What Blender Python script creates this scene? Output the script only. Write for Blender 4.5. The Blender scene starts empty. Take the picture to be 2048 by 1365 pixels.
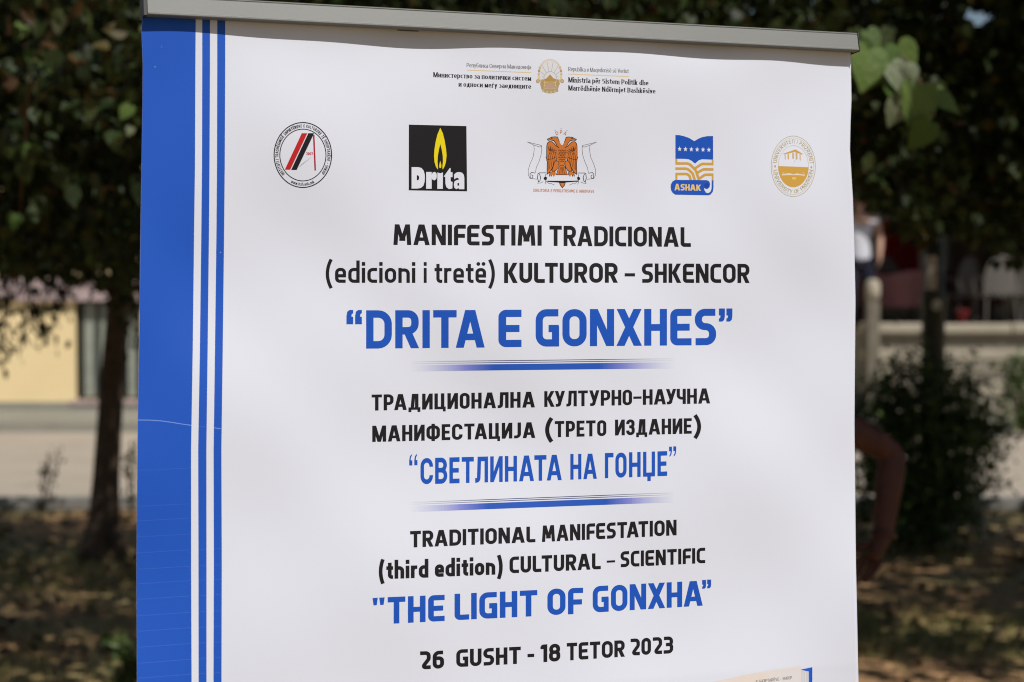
# -*- coding: utf-8 -*-
import bpy, math, random
import numpy as np
from mathutils import Vector, Matrix, Euler
from mathutils.geometry import tessellate_polygon

R = math.radians
rnd = random.Random(7)
scene = bpy.context.scene
col = scene.collection

# ------------------------------------------------------------------ camera
CAM_Z = 1.72
PITCH = (682.5 - 560.0) / 3982.0            # downward tilt
cam_d = bpy.data.cameras.new('camera')
cam_d.sensor_width = 36.0
cam_d.lens = 70.0
cam_d.clip_start = 0.05
cam_d.clip_end = 3000
cam_d.dof.use_dof = True
cam_d.dof.focus_distance = 2.36
cam_d.dof.aperture_fstop = 5.7
cam = bpy.data.objects.new('camera', cam_d)
col.objects.link(cam)
cam.location = (0, 0, CAM_Z)
cam.rotation_euler = (math.pi / 2 - math.atan(PITCH), 0, 0)
scene.camera = cam

# ------------------------------------------------------------------ light
SUN_EL, SUN_AZ = R(49), R(42)               # azimuth measured from behind the camera towards the right
world = bpy.data.worlds.new('World')
scene.world = world
world.use_nodes = True
nt = world.node_tree
nt.nodes.clear()
sky = nt.nodes.new('ShaderNodeTexSky')
sky.sky_type = 'NISHITA'
sky.sun_disc = False
sky.sun_elevation = SUN_EL
sun_dir = Vector((math.sin(SUN_AZ) * math.cos(SUN_EL), -math.cos(SUN_AZ) * math.cos(SUN_EL), math.sin(SUN_EL)))
sky.sun_rotation = math.atan2(sun_dir.x, sun_dir.y)
bgn = nt.nodes.new('ShaderNodeBackground')
bgn.inputs['Strength'].default_value = 0.055
out = nt.nodes.new('ShaderNodeOutputWorld')
nt.links.new(sky.outputs[0], bgn.inputs['Color'])
nt.links.new(bgn.outputs[0], out.inputs['Surface'])
sun_d = bpy.data.lights.new('sun', 'SUN')
sun_d.energy = 4.3
sun_d.angle = R(0.53)
sun_d.color = (1.0, 0.955, 0.90)
sun = bpy.data.objects.new('sun', sun_d)
col.objects.link(sun)
sun.rotation_euler = sun_dir.to_track_quat('Z', 'Y').to_euler()
sun.location = (6, -6, 12)

scene.view_settings.view_transform = 'Standard'
scene.view_settings.look = 'None'
scene.view_settings.exposure = 0.0
scene.view_settings.gamma = 1.0
scene.view_settings.use_curve_mapping = False
scene.cycles.filter_width = 1.1
scene.cycles.max_bounces = 6
scene.cycles.transparent_max_bounces = 8

# ------------------------------------------------------------------ helpers
FPX = 3982.2


def ray(px, py):
    a = (px - 1024.0) / FPX
    b = -(py - 682.5) / FPX
    t = math.atan(PITCH)
    c, s = math.cos(t), math.sin(t)
    return Vector((a, c + b * s, b * c - s))


def at(px, py, Y):
    r = ray(px, py)
    return Vector((0, 0, CAM_Z)) + r * (Y / r.y)


def pix(p):
    t = math.atan(PITCH)
    c, s = math.cos(t), math.sin(t)
    d = p - Vector((0, 0, CAM_Z))
    dep = d.y * c - d.z * s
    up = d.z * c + d.y * s
    return 1024 + d.x / dep * FPX, 682.5 - up / dep * FPX


def tag(o, label=None, cat=None, group=None, kind=None):
    if label: o['label'] = label
    if cat: o['category'] = cat
    if group: o['group'] = group
    if kind: o['kind'] = kind
    return o


def empty(name, loc, label=None, cat=None, group=None, rz=0.0):
    o = bpy.data.objects.new(name, None)
    o.empty_display_size = 0.1
    col.objects.link(o)
    o.location = loc
    o.rotation_euler = (0, 0, rz)
    return tag(o, label, cat, group)


def link(name, me, parent=None, world_space=True):
    o = bpy.data.objects.new(name, me)
    col.objects.link(o)
    if parent is not None:
        o.parent = parent
        if world_space:
            pl = parent
            M = Matrix.Identity(4)
            while pl is not None:
                M = pl.matrix_basis if M == Matrix.Identity(4) else pl.matrix_basis @ M
                M = M.copy()
                pl = pl.parent
            # parents are only empties or identity meshes here
            o.matrix_parent_inverse = Matrix.Identity(4)
            o.matrix_basis = M.inverted()
    return o


def srgb(r, g, b):
    f = lambda c: (c / 255.0 / 12.92) if c / 255.0 <= 0.04045 else ((c / 255.0 + 0.055) / 1.055) ** 2.4
    return (f(r), f(g), f(b))


MATS = {}


def mat(name, color, rough=0.6, metal=0.0, spec=0.4, noise=None, bump=None, trans=0.0, attr=None):
    """noise = (scale, amount, second colour); bump = (scale, strength, distance)"""
    if name in MATS: return MATS[name]
    m = bpy.data.materials.new(name)
    m.use_nodes = True
    N = m.node_tree.nodes; L = m.node_tree.links
    b = N['Principled BSDF']
    b.inputs['Base Color'].default_value = (*color, 1)
    b.inputs['Roughness'].default_value = rough
    b.inputs['Metallic'].default_value = metal
    b.inputs['Specular IOR Level'].default_value = spec
    tc = N.new('ShaderNodeTexCoord')
    src = None
    if noise:
        nz = N.new('ShaderNodeTexNoise'); nz.inputs['Scale'].default_value = noise[0]
        nz.inputs['Detail'].default_value = 6; nz.inputs['Roughness'].default_value = 0.62
        L.new(tc.outputs['Object'], nz.inputs['Vector'])
        rp = N.new('ShaderNodeValToRGB')
        rp.color_ramp.elements[0].position = 0.5 - noise[1]
        rp.color_ramp.elements[1].position = 0.5 + noise[1]
        rp.color_ramp.elements[0].color = (*color, 1)
        rp.color_ramp.elements[1].color = (*noise[2], 1)
        L.new(nz.outputs['Fac'], rp.inputs['Fac'])
        L.new(rp.outputs['Color'], b.inputs['Base Color'])
        src = rp.outputs['Color']
    if attr:
        at_ = N.new('ShaderNodeAttribute'); at_.attribute_name = attr
        L.new(at_.outputs['Color'], b.inputs['Base Color'])
        src = at_.outputs['Color']
    if bump:
        nb = N.new('ShaderNodeTexNoise'); nb.inputs['Scale'].default_value = bump[0]
        nb.inputs['Detail'].default_value = 5
        L.new(tc.outputs['Object'], nb.inputs['Vector'])
        bp = N.new('ShaderNodeBump'); bp.inputs['Strength'].default_value = bump[1]
        bp.inputs['Distance'].default_value = bump[2]
        L.new(nb.outputs['Fac'], bp.inputs['Height'])
        L.new(bp.outputs['Normal'], b.inputs['Normal'])
    if trans > 0:
        tr = N.new('ShaderNodeBsdfTranslucent')
        mx = N.new('ShaderNodeMixShader'); mx.inputs[0].default_value = trans
        o = N['Material Output']
        if src is not None: L.new(src, tr.inputs['Color'])
        else: tr.inputs['Color'].default_value = (*color, 1)
        L.new(b.outputs[0], mx.inputs[1]); L.new(tr.outputs[0], mx.inputs[2])
        L.new(mx.outputs[0], o.inputs['Surface'])
    MATS[name] = m
    return m


class MB:
    """collects verts and faces, builds ONE mesh object"""
    def __init__(s): s.v = []; s.f = []; s.mi = []; s.cur = 0

    def add(s, vs, fs):
        n = len(s.v)
        s.v += [tuple(p) for p in vs]
        s.f += [tuple(i + n for i in f) for f in fs]
        s.mi += [s.cur] * len(fs)

    def box(s, a, b, M=None):
        x0, y0, z0 = a; x1, y1, z1 = b
        vs = [Vector(p) for p in ((x0, y0, z0), (x1, y0, z0), (x1, y1, z0), (x0, y1, z0), (x0, y0, z1), (x1, y0, z1), (x1, y1, z1), (x0, y1, z1))]
        if M is not None: vs = [M @ p for p in vs]
        s.add(vs, [(0, 3, 2, 1), (4, 5, 6, 7), (0, 1, 5, 4), (1, 2, 6, 5), (2, 3, 7, 6), (3, 0, 4, 7)])

    def tube(s, pts, rad, n=8, cap=True):
        pts = [Vector(p) for p in pts]
        if not hasattr(rad, '__len__'): rad = [rad] * len(pts)
        vs = []; fs = []
        prev = None
        for i, p in enumerate(pts):
            d = (pts[min(i + 1, len(pts) - 1)] - pts[max(i - 1, 0)]).normalized()
            if prev is None:
                a = Vector((1, 0, 0)) if abs(d.x) < 0.9 else Vector((0, 1, 0))
                e1 = d.cross(a).normalized()
            else:
                e1 = (prev - d * prev.dot(d)).normalized()
            prev = e1
            e2 = d.cross(e1)
            for k in range(n):
                t = 2 * math.pi * k / n
                vs.append(p + (e1 * math.cos(t) + e2 * math.sin(t)) * rad[i])
        for i in range(len(pts) - 1):
            for k in range(n):
                a = i * n + k; b = i * n + (k + 1) % n
                fs.append((a, b, b + n, a + n))
        if cap:
            fs.append(tuple(reversed(range(n))))
            fs.append(tuple(range((len(pts) - 1) * n, len(pts) * n)))
        s.add(vs, fs)

    def prism(s, prof, p0, p1, up=Vector((0, 0, 1)), fw=Vector((0, -1, 0))):
        """profile [(forward, up)] swept from p0 to p1"""
        n = len(prof)
        vs = [Vector(p0) + fw * a + up * b for a, b in prof] + [Vector(p1) + fw * a + up * b for a, b in prof]
        fs = [(i, (i + 1) % n, (i + 1) % n + n, i + n) for i in range(n)]
        fs += [tuple(reversed(range(n))), tuple(range(n, 2 * n))]
        s.add(vs, fs)

    def lathe(s, prof, c, n=16):
        vs = []; fs = []
        for r, z in prof:
            for k in range(n):
                t = 2 * math.pi * k / n
                vs.append((c[0] + r * math.cos(t), c[1] + r * math.sin(t), c[2] + z))
        for i in range(len(prof) - 1):
            for k in range(n):
                a = i * n + k; b = i * n + (k + 1) % n
                fs.append((a, b, b + n, a + n))
        s.add(vs, fs)

    def build(s, name, mats, parent=None, smooth=False, bevel=0.0, world_space=True):
        me = bpy.data.meshes.new(name)
        me.from_pydata(s.v, [], s.f)
        if not isinstance(mats, (list, tuple)): mats = [mats]
        for m in mats: me.materials.append(m)
        if len(mats) > 1: me.polygons.foreach_set('material_index', s.mi)
        if smooth: me.polygons.foreach_set('use_smooth', [True] * len(me.polygons))
        me.update()
        o = link(name, me, parent, world_space)
        if bevel > 0:
            bv = o.modifiers.new('bevel', 'BEVEL'); bv.width = bevel; bv.segments = 2
            bv.limit_method = 'ANGLE'
        return o


def copy_tree(o, parent=None):
    c = o.copy(); col.objects.link(c)
    if parent is not None: c.parent = parent
    for ch in list(o.children): copy_tree(ch, c)
    return c


# ================================================================== SETTING
m_dirt = mat('dirt', (0.20, 0.135, 0.085), 0.95, spec=0.1)
N = m_dirt.node_tree.nodes; L = m_dirt.node_tree.links
b = N['Principled BSDF']
tc = N.new('ShaderNodeTexCoord')
n1 = N.new('ShaderNodeTexNoise'); n1.inputs['Scale'].default_value = 0.9; n1.inputs['Detail'].default_value = 8
n2 = N.new('ShaderNodeTexNoise'); n2.inputs['Scale'].default_value = 22; n2.inputs['Detail'].default_value = 6
L.new(tc.outputs['Object'], n1.inputs['Vector']); L.new(tc.outputs['Object'], n2.inputs['Vector'])
r1 = N.new('ShaderNodeValToRGB'); r1.color_ramp.elements[0].position = .42; r1.color_ramp.elements[1].position = .6
r1.color_ramp.elements[0].color = (0.47, 0.29, 0.15, 1); r1.color_ramp.elements[1].color = (0.42, 0.34, 0.16, 1)
L.new(n1.outputs['Fac'], r1.inputs['Fac'])
mx = N.new('ShaderNodeMix'); mx.data_type = 'RGBA'; mx.blend_type = 'MULTIPLY'; mx.inputs[0].default_value = 1.0
r2 = N.new('ShaderNodeValToRGB'); r2.color_ramp.elements[0].position = .35; r2.color_ramp.elements[1].position = .65
r2.color_ramp.elements[0].color = (.55, .52, .48, 1); r2.color_ramp.elements[1].color = (1, 1, 1, 1)
L.new(n2.outputs['Fac'], r2.inputs['Fac'])
L.new(r1.outputs['Color'], mx.inputs[6]); L.new(r2.outputs['Color'], mx.inputs[7])
L.new(mx.outputs[2], b.inputs['Base Color'])
bp = N.new('ShaderNodeBump'); bp.inputs['Strength'].default_value = .8; bp.inputs['Distance'].default_value = .03
L.new(n2.outputs['Fac'], bp.inputs['Height']); L.new(bp.outputs['Normal'], b.inputs['Normal'])

KERB_Y = 14.75
# one big ground sheet; park soil nearer the camera is gently uneven
xs = [-900, -300, -100, -50] + [(-30 + i * 0.6) for i in range(101)] + [50, 100, 300, 900]
ys = [-300, -100, -40, -15] + [(-6 + i * 0.45) for i in range(int((KERB_Y + 6) / 0.45) + 1)] + [KERB_Y]
vs = []
for y in ys:
    for x in xs:
        z = 0.0
        if abs(x) < 29 and -5 < y < KERB_Y - .3:
            z = 0.03 * math.sin(x * 1.3 + y * .7) * math.sin(y * 1.1 - x * .4)
        vs.append((x, y, z))
nx = len(xs)
fs = [(j * nx + i, j * nx + i + 1, (j + 1) * nx + i + 1, (j + 1) * nx + i) for j in range(len(ys) - 1) for i in range(nx - 1)]
g = MB(); g.add(vs, fs); o = g.build('ground', m_dirt, smooth=True); tag(o, kind='structure')

m_road = mat('road', (0.36, 0.31, 0.245), 0.9, spec=.15, noise=(1.2, .2, (0.42, 0.37, 0.30)), bump=(60, .3, .004))
g = MB(); g.add([(-900, KERB_Y + .13, -0.06), (900, KERB_Y + .13, -0.06), (900, 23.2, -0.06), (-900, 23.2, -0.06)], [(0, 1, 2, 3)])
tag(g.build('road', m_road), kind='structure')
m_side = mat('sidewalk', (0.23, 0.225, 0.185), 0.9, spec=.15, noise=(2.0, .2, (0.29, 0.28, 0.235)), bump=(30, .4, .006))
g = MB(); g.box((-60, 23.2, -0.3), (60, 30, 0.055)); tag(g.build('sidewalk', m_side), kind='structure')
m_far = mat('far_ground', (0.16, 0.15, 0.12), 0.95)
g = MB(); g.add([(-900, 23.3, -0.07), (900, 23.3, -0.07), (900, 2500, -0.07), (-900, 2500, -0.07)], [(0, 1, 2, 3)])
tag(g.build('far_terrain', m_far), kind='structure')

# kerb: one strip of stones
m_kerb = mat('kerb_stone', (0.16, 0.16, 0.15), 0.85, spec=.2, noise=(9, .2, (0.24, 0.235, 0.21)), bump=(40, .5, .004))
kb = MB(); kb.box((-60, KERB_Y + .015, -.2), (60, KERB_Y + .115, .0)); kerb = kb.build('kerb', m_kerb); tag(kerb, kind='structure')
st = None
for i in range(12):
    x = -6 + i * 1.0
    if st is None:
        k = MB(); k.box((0.008, 0, 0.002), (0.992, .13, .10)); st = k.build('kerb_stone', m_kerb, kerb, bevel=.012, world_space=False)
        c = st
    else:
        c = st.copy(); col.objects.link(c); c.parent = kerb
    c.location = (x, KERB_Y + rnd.uniform(-.006, .006), rnd.uniform(-.006, .008))
    c.rotation_euler = (0, rnd.uniform(-.004, .004), rnd.uniform(-.004, .004))

# ================================================================== YELLOW BUILDING (left)
BY = 25.4
m_yel = mat('yellow_plaster', (0.84, 0.68, 0.39), 0.9, spec=.15, noise=(1.6, .28, (0.79, 0.62, 0.34)), bump=(50, .3, .004))
m_pink = mat('pink_stone', (0.48, 0.37, 0.36), 0.85, spec=.2, noise=(5, .12, (0.30, 0.23, 0.23)), bump=(30, .5, .01))
m_darkwall = mat('shaded_plaster', (0.16, 0.13, 0.11), 0.9, noise=(3, .2, (.12, .10, .085)))
m_darkmetal = mat('dark_iron', (0.03, 0.032, 0.03), 0.5, metal=.6)
m_shut = mat('pale_green_shutter', (0.33, 0.35, 0.29), 0.7, noise=(14, .2, (.22, .24, .20)))
m_glass = mat('dark_glass', (0.02, 0.025, 0.025), 0.12, spec=.6)
m_roof = mat('roof_tile', (0.22, 0.10, 0.06), 0.85, noise=(12, .2, (.15, .07, .045)))
yb = empty('yellow_building', (-7, BY, 0), 'low yellow plastered building with pink stone band across the street', 'building')
# windows: openings between wall piers. px range of the visible window 150..280
wx = [(at(150, 700, BY).x, at(283, 700, BY).x)]
base_w = wx[0][1] - wx[0][0]
wins = [wx[0][0] + k * 3.1 for k in (-3, -2, 0, 1, 2)]
z0w, z1w = at(0, 800, BY).z, at(0, 603, BY).z
w = MB()
edges = [-17.0]
for a in wins: edges += [a, a + base_w]
edges += [2.6]
for i in range(0, len(edges), 2): w.box((edges[i], BY, 0.055), (edges[i + 1], BY + .3, z1w))
for a in wins: w.box((a, BY, .055), (a + base_w, BY + .3, z0w))
w.box((-17, BY + .3, 0.055), (-16.7, BY + 6, 4.3)); w.box((2.3, BY + .3, .055), (2.6, BY + 6, 4.3))
w.box((-17, BY, z1w + .30), (2.6, BY + .3, 4.3))
w.build('wall', m_yel, yb)
w = MB(); w.box((-17.08, BY - .10, z1w + .002), (2.68, BY + .26, z1w + .298)); w.build('stone_band', m_pink, yb, bevel=.01)
w = MB(); w.box((-17.05, BY - .04, .056), (2.65, BY - .002, .16)); w.build('plinth', m_side, yb)
w = MB(); w.prism([(.4, 0), (-3.2, 1.3), (-6.6, 0)], (-17.4, BY, 4.3), (3.0, BY, 4.3)); rf = w.build('roof', m_roof, yb)
w = MB(); w.box((-9, BY + 2.4, 5.2), (-8.4, BY + 3.0, 6.1)); w.build('chimney', m_pink, rf)
for a in wins:
    f = MB()
    f.box((a, BY + .12, z0w + .001), (a + .05, BY + .18, z1w - .001)); f.box((a + base_w - .05, BY + .12, z0w + .001), (a + base_w, BY + .18, z1w - .001))
    f.box((a + .05, BY + .12, z0w + .001), (a + base_w - .05, BY + .18, z0w + .05)); f.box((a + .05, BY + .12, z1w - .05), (a + base_w - .05, BY + .18, z1w - .001))
    win = f.build('window', m_darkmetal, yb)
    q = MB(); q.box((a + .04, BY + .2, z0w + .002), (a + base_w - .04, BY + .215, z1w - .002)); q.build('pane', m_glass, win)
    for u0, u1 in ((.12, .30), (.36, .46), (.62, .70), (.78, .93)):
        q = MB(); q.box((a + base_w * u0, BY + .07, z0w + .03), (a + base_w * u1, BY + .11, z1w - .03)); q.build('shutter', m_shut, win, bevel=.006)
    for u in (.08, .33, .50, .57, .74, .96):
        q = MB(); q.tube([(a + base_w * u, BY + .03, z0w - .02), (a + base_w * u, BY + .03, z1w - .01)], .012, 6); q.build('bar', m_darkmetal, win)
    q = MB(); q.box((a - .05, BY - .06, z0w - .06), (a + base_w + .05, BY - .002, z0w - .001)); q.build('sill', m_pink, win)

# ================================================================== CAFE BUILDING and TERRACE (right)
TY = 24.0
TZ = 1.08
m_stone = mat('terrace_stone', (0.31, 0.275, 0.21), 0.85, spec=.2, noise=(6, .25, (0.40, 0.36, 0.28)), bump=(30, .5, .006))
m_stone2 = mat('terrace_stone_dark', (0.20, 0.18, 0.14), 0.88, spec=.2, noise=(6, .25, (0.28, 0.25, 0.195)), bump=(30, .6, .008))
tw = empty('terrace_wall', (5.5, TY, 0), 'low beige stone terrace wall with moulded coping behind the round shrub', 'wall')
zz = lambda py: at(0, py, TY).z
X0, X1 = at(1736, 650, TY).x, 14.0
w = MB(); w.box((X0, TY, -.05), (X1, TY + .35, zz(722))); w.build('wall', m_stone2, tw)
w = MB(); w.box((X0 - .03, TY - .05, zz(722) + .001), (X1, TY + .34, zz(700))); w.build('moulding', m_stone, tw, bevel=.02)
w = MB(); w.box((X0, TY - .01, zz(700) + .001), (X1, TY + .33, zz(668))); w.build('band', m_stone2, tw)
k = 0; x = X0 - .06
while x < X1:
    w = MB(); w.box((x, TY - .12, zz(668) + .001), (x + .88, TY + .36, zz(648) + rnd.uniform(-.006, .006)))
    w.build('coping_stone', m_stone, tw, bevel=.025); x += .888
# rows of facing blocks on the wall below the moulding
row = [zz(722) - .004, zz(757), zz(793), 0.056]
for r_ in range(3):
    x = X0 + (.2 if r_ % 2 else .0)
    while x < X0 + 5.2:
        ln = rnd.uniform(.42, .56)
        w = MB(); w.box((x + .008, TY - .035 - rnd.uniform(0, .012), row[r_ + 1] + .008), (x + ln - .008, TY - .002, row[r_] - .008))
        w.build('stone', m_stone if rnd.random() < .5 else m_stone2, tw, bevel=.008); x += ln
ter = MB(); ter.box((X0 - .02, TY + .36, -.05), (14, 31, TZ)); tag(ter.build('terrace_floor', m_side), kind='structure')
# steps left of the terrace (behind the banner from here)
for i in range(5):
    s_ = MB(); s_.box((X0 - 2.6, TY + .4 + i * .34, -.05), (X0 - .03, TY + .4 + (i + 1) * .34 + (3.4 if i == 4 else 0), .056 + (i + 1) * .185))
    tag(s_.build('terrace_step', m_stone2), kind='structure')

cafe = empty('cafe_building', (7, 29.5, TZ), 'dark shaded cafe front behind the terrace chairs', 'building')
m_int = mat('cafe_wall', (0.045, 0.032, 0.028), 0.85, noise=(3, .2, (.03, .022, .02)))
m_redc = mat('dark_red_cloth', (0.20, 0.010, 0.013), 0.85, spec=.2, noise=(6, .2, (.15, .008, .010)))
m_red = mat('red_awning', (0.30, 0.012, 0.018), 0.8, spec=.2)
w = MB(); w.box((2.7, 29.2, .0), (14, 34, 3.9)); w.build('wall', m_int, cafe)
for i in range(6):
    x = 3.5 + i * 1.75
    f = MB(); f.box((x, 29.1, TZ + .02), (x + .07, 29.198, TZ + 2.1)); f.box((x + 1.13, 29.1, TZ + .02), (x + 1.2, 29.198, TZ + 2.1)); f.box((x + .07, 29.1, TZ + 2.03), (x + 1.13, 29.198, TZ + 2.1))
    f.box((x + .57, 29.12, TZ + .02), (x + .63, 29.19, TZ + 2.03))
    d = f.build('door', m_darkmetal, cafe)
    q = MB(); q.box((x + .07, 29.16, TZ + .02), (x + 1.13, 29.19, TZ + 2.03)); q.build('pane', m_glass, d)
w = MB(); w.box((2.5, 28.9, 3.9), (14.2, 34.2, 4.05)); w.build('roof', m_roof, cafe)
aw = empty('terrace_awning', (8.3, 27.2, TZ), 'red cloth awning stretched over the terrace on slim posts', 'awning')
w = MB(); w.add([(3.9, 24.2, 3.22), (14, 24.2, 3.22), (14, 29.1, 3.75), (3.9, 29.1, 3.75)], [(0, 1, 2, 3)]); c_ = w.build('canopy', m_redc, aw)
n_ = 60; vs = []; fs = []
for i in range(n_ + 1):
    x = 3.9 + i * (10.1 / n_); vs += [(x, 24.198 + .03 * math.sin(i * 1.9), 3.22), (x, 24.19 + .05 * math.sin(i * 1.9), 3.0 + .04 * (i % 2))]
for i in range(n_): fs.append((2 * i, 2 * i + 1, 2 * i + 3, 2 * i + 2))
w = MB(); w.add(vs, fs); w.build('valance', m_red, aw)
for x in (3.95, 7.3, 10.6, 13.9):
    w = MB(); w.tube([(x, 24.45, TZ), (x, 24.45, 3.21)], .03, 8); w.build('post', m_darkmetal, aw)

# ---- terrace chairs: arched rattan back
m_rattan = mat('grey_rattan', (0.13, 0.12, 0.105), 0.8, noise=(60, .2, (.09, .083, .072)), bump=(120, .6, .004))
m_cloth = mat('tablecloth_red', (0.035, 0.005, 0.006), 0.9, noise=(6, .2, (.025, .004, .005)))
m_cush = mat('dark_seat_pad', (0.05, 0.02, 0.02), 0.9)


def make_chair():
    t = empty('terrace_chair', (0, 0, 0))
    arch = []
    for i in range(15):
        a = math.pi * i / 14
        arch.append((-.22 * math.cos(a), .2 + .03 * math.sin(a), .62 + .30 * math.sin(a)))
    arch = [(-.22, .2, .44)] + arch + [(.22, .2, .44)]
    m = MB(); m.tube(arch, .022, 8); fr = m.build('back_frame', m_rattan, t)
    m = MB()
    rows = 10; cols = 12; vs = []; fs = []
    for j in range(rows + 1):
        z = .46 + (.44) * j / rows
        hw = .2 if z <= .62 else .2 * math.sqrt(max(0.02, 1 - ((z - .62) / .30) ** 2))
        for i in range(cols + 1):
            u = -1 + 2 * i / cols
            vs.append((u * hw, .2 + .035 * (1 - u * u) + (.006 if (i + j) % 2 else -.004), z))
    for j in range(rows):
        for i in range(cols):
            a = j * (cols + 1) + i; fs.append((a, a + 1, a + cols + 2, a + cols + 1))
    m.add(vs, fs); m.build('backrest', m_rattan, t)
    m = MB(); m.lathe([(0.001, .46), (.22, .46), (.235, .44), (.22, .42), (0.001, .42)], (0, 0, 0), 16); m.build('seat', m_rattan, t)
    m = MB(); m.lathe([(.001, .50), (.17, .50), (.2, .48), (.19, .462), (0.001, .462)], (0, 0, 0), 16); m.build('cushion', m_cush, t)
    for sx in (-1, 1):
        for sy in (-1, 1):
            m = MB(); m.tube([(sx * .18, sy * .17, .43), (sx * .21, sy * .22, 0)], .015, 8); m.build('leg', m_rattan, t)
        m = MB(); m.tube([(sx * .215, .19, .66), (sx * .26, .03, .66), (sx * .25, -.14, .64), (sx * .20, -.17, .44)], .016, 8); m.build('armrest', m_rattan, t)
    return t


ch0 = make_chair()
# chairs stand with their backs to the street (rotated half a turn)
spots = [(at(1996, 0, 24.75).x, 24.75, math.pi + .12, 'grey rattan chair with arched back, nearest the right side of the terrace'),
         (at(1912, 0, 25.5).x, 25.5, math.pi + .8, 'grey rattan chair turned sideways beside the lamp post, behind the wall'),
         (at(2085, 0, 24.9).x, 24.9, math.pi - .3, 'grey rattan chair at the far right end of the terrace'),
         (at(1800, 0, 26.3).x, 26.3, .6, 'grey rattan chair deep under the awning behind the white shirted man')]
for i, (x, y, a, lb) in enumerate(spots):
    c = ch0 if i == 0 else copy_tree(ch0)
    c.location = (x, y, TZ); c.rotation_euler = (0, 0, a)
    tag(c, lb, 'chair', 'chairs on the cafe terrace')

# ---- tables with red cloth


def make_table():
    t = empty('cafe_table', (0, 0, 0))
    m = MB(); m.box((-.4, -.4, .715), (.4, .4, .745)); m.build('tabletop', m_rattan, t, bevel=.006)
    m = MB(); m.lathe([(.001, .03), (.24, .03), (.24, .0), (.001, 0)], (0, 0, 0), 16); m.build('base', m_darkmetal, t)
    m = MB(); m.tube([(0, 0, .03), (0, 0, .715)], .03, 10); m.build('leg', m_darkmetal, t)
    return t


def make_cloth():
    n = 48; vs = []; fs = []
    vs.append((0, 0, .752))
    rings = [(1.0, .752), (1.02, .742), (1.05, .60), (1.08, .42), (1.09, .3)]
    for q, (r_, z) in enumerate(rings):
        for k in range(n):
            a = 2 * math.pi * k / n
            sq = .42 / max(abs(math.cos(a)), abs(math.sin(a)))
            wv = 1 + (.035 * q * math.sin(k * 6 * math.pi * 2 / n) * .5)
            vs.append((math.cos(a) * sq * r_ * wv, math.sin(a) * sq * r_ * wv, z))
    for k in range(n): fs.append((0, 1 + k, 1 + (k + 1) % n))
    for q in range(len(rings) - 1):
        for k in range(n):
            a = 1 + q * n + k; b2 = 1 + q * n + (k + 1) % n
            fs.append((a, a + n, b2 + n, b2))
    m = MB(); m.add(vs, fs); return m


hx0, hx1 = at(1768, 0, 27).x, at(1842, 0, 27).x
hc = MB(); nn = 40; vs = []; fs = []
for i in range(nn + 1):
    for z in (at(0, 575, 27).z, at(0, 510, 27).z, at(0, 440, 27).z): vs.append((hx0 + (hx1 - hx0) * i / nn, 27 + .05 * math.sin(i * 1.1), z))
for i in range(nn):
    for j in range(2): fs.append((3 * i + j, 3 * i + 3 + j, 3 * i + 4 + j, 3 * i + 1 + j))
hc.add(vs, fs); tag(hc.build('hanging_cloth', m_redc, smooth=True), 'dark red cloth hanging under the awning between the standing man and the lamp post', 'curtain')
tb0 = make_table(); cl0 = make_cloth().build('tablecloth', m_cloth, smooth=True)
tsp = [(at(1800, 0, 25.4).x, 25.4, 'square cafe table behind the terrace wall, left of the lamp post'),
       (at(1925, 0, 26.4).x, 26.4, 'square cafe table between the lamp post and the arched chair')]
for i, (x, y, lb) in enumerate(tsp):
    t = tb0 if i == 0 else copy_tree(tb0)
    t.location = (x, y, TZ); tag(t, lb, 'table', 'cafe tables on the terrace')
    c = cl0 if i == 0 else cl0.copy()
    if i: col.objects.link(c)
    c.location = (x, y, TZ)
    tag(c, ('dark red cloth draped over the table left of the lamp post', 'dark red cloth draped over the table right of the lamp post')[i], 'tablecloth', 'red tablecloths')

# red bucket like pot and pale stone bollard at the end of the wall
m_white = mat('white_paint', (0.75, 0.73, 0.66), 0.6)
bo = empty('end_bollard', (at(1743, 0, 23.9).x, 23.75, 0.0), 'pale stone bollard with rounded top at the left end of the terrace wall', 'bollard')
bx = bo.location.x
w = MB(); w.box((bx - .075, 23.64, -.06), (bx + .075, 23.80, zz(603))); w.build('pillar', mat('shade_toned_stone', (0.13, 0.12, 0.09), .9, noise=(12, .2, (.19, .17, .13))), bo, bevel=.02)  # pillar stone coloured darker to stand in for shade below the finial
w = MB(); w.lathe([(.001, .27), (.06, .255), (.088, .21), (.092, .12), (.08, .0), (.001, .0)], (bx, 23.72, zz(603) + .001), 16); w.build('finial', m_stone, bo, smooth=True)
rp_ = MB(); px_ = at(1920, 0, 24.45).x
rp_.lathe([(.001, 0), (.05, 0), (.075, .14), (.085, .15), (.08, .16), (.068, .15), (.045, .02)], (px_, 24.18, zz(648) + .005), 16)
tag(rp_.build('flower_pot', mat('faded_red_pot', (.16, .012, .015), .8), smooth=True), 'small red pot standing on the coping right of the lamp post', 'pot')

# ================================================================== LAMP POST with notices
m_post = mat('post_paint', (0.035, 0.042, 0.036), 0.55, metal=.3, noise=(8, .2, (.06, .065, .055)))
PX, PY = at(1871, 0, 13.2).x, 13.2
lp = empty('lamp_post', (PX, PY, 0), 'dark green metal lamp post with paper notices standing behind the round shrub', 'lamp post')
w = MB(); w.lathe([(.001, 0), (.13, 0), (.13, .08), (.10, .12), (.095, .5), (.08, .56), (.076, 1.55), (.088, 1.57), (.088, 1.62), (.07, 1.65), (.06, 4.2), (.001, 4.2)], (PX, PY, 0), 20)
w.build('pole', m_post, lp, smooth=True)
w = MB(); w.lathe([(.001, 4.2), (.18, 4.2), (.24, 4.5), (.2, 4.62), (.001, 4.7)], (PX, PY, 0), 16); w.build('lantern', m_white, lp)


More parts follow.
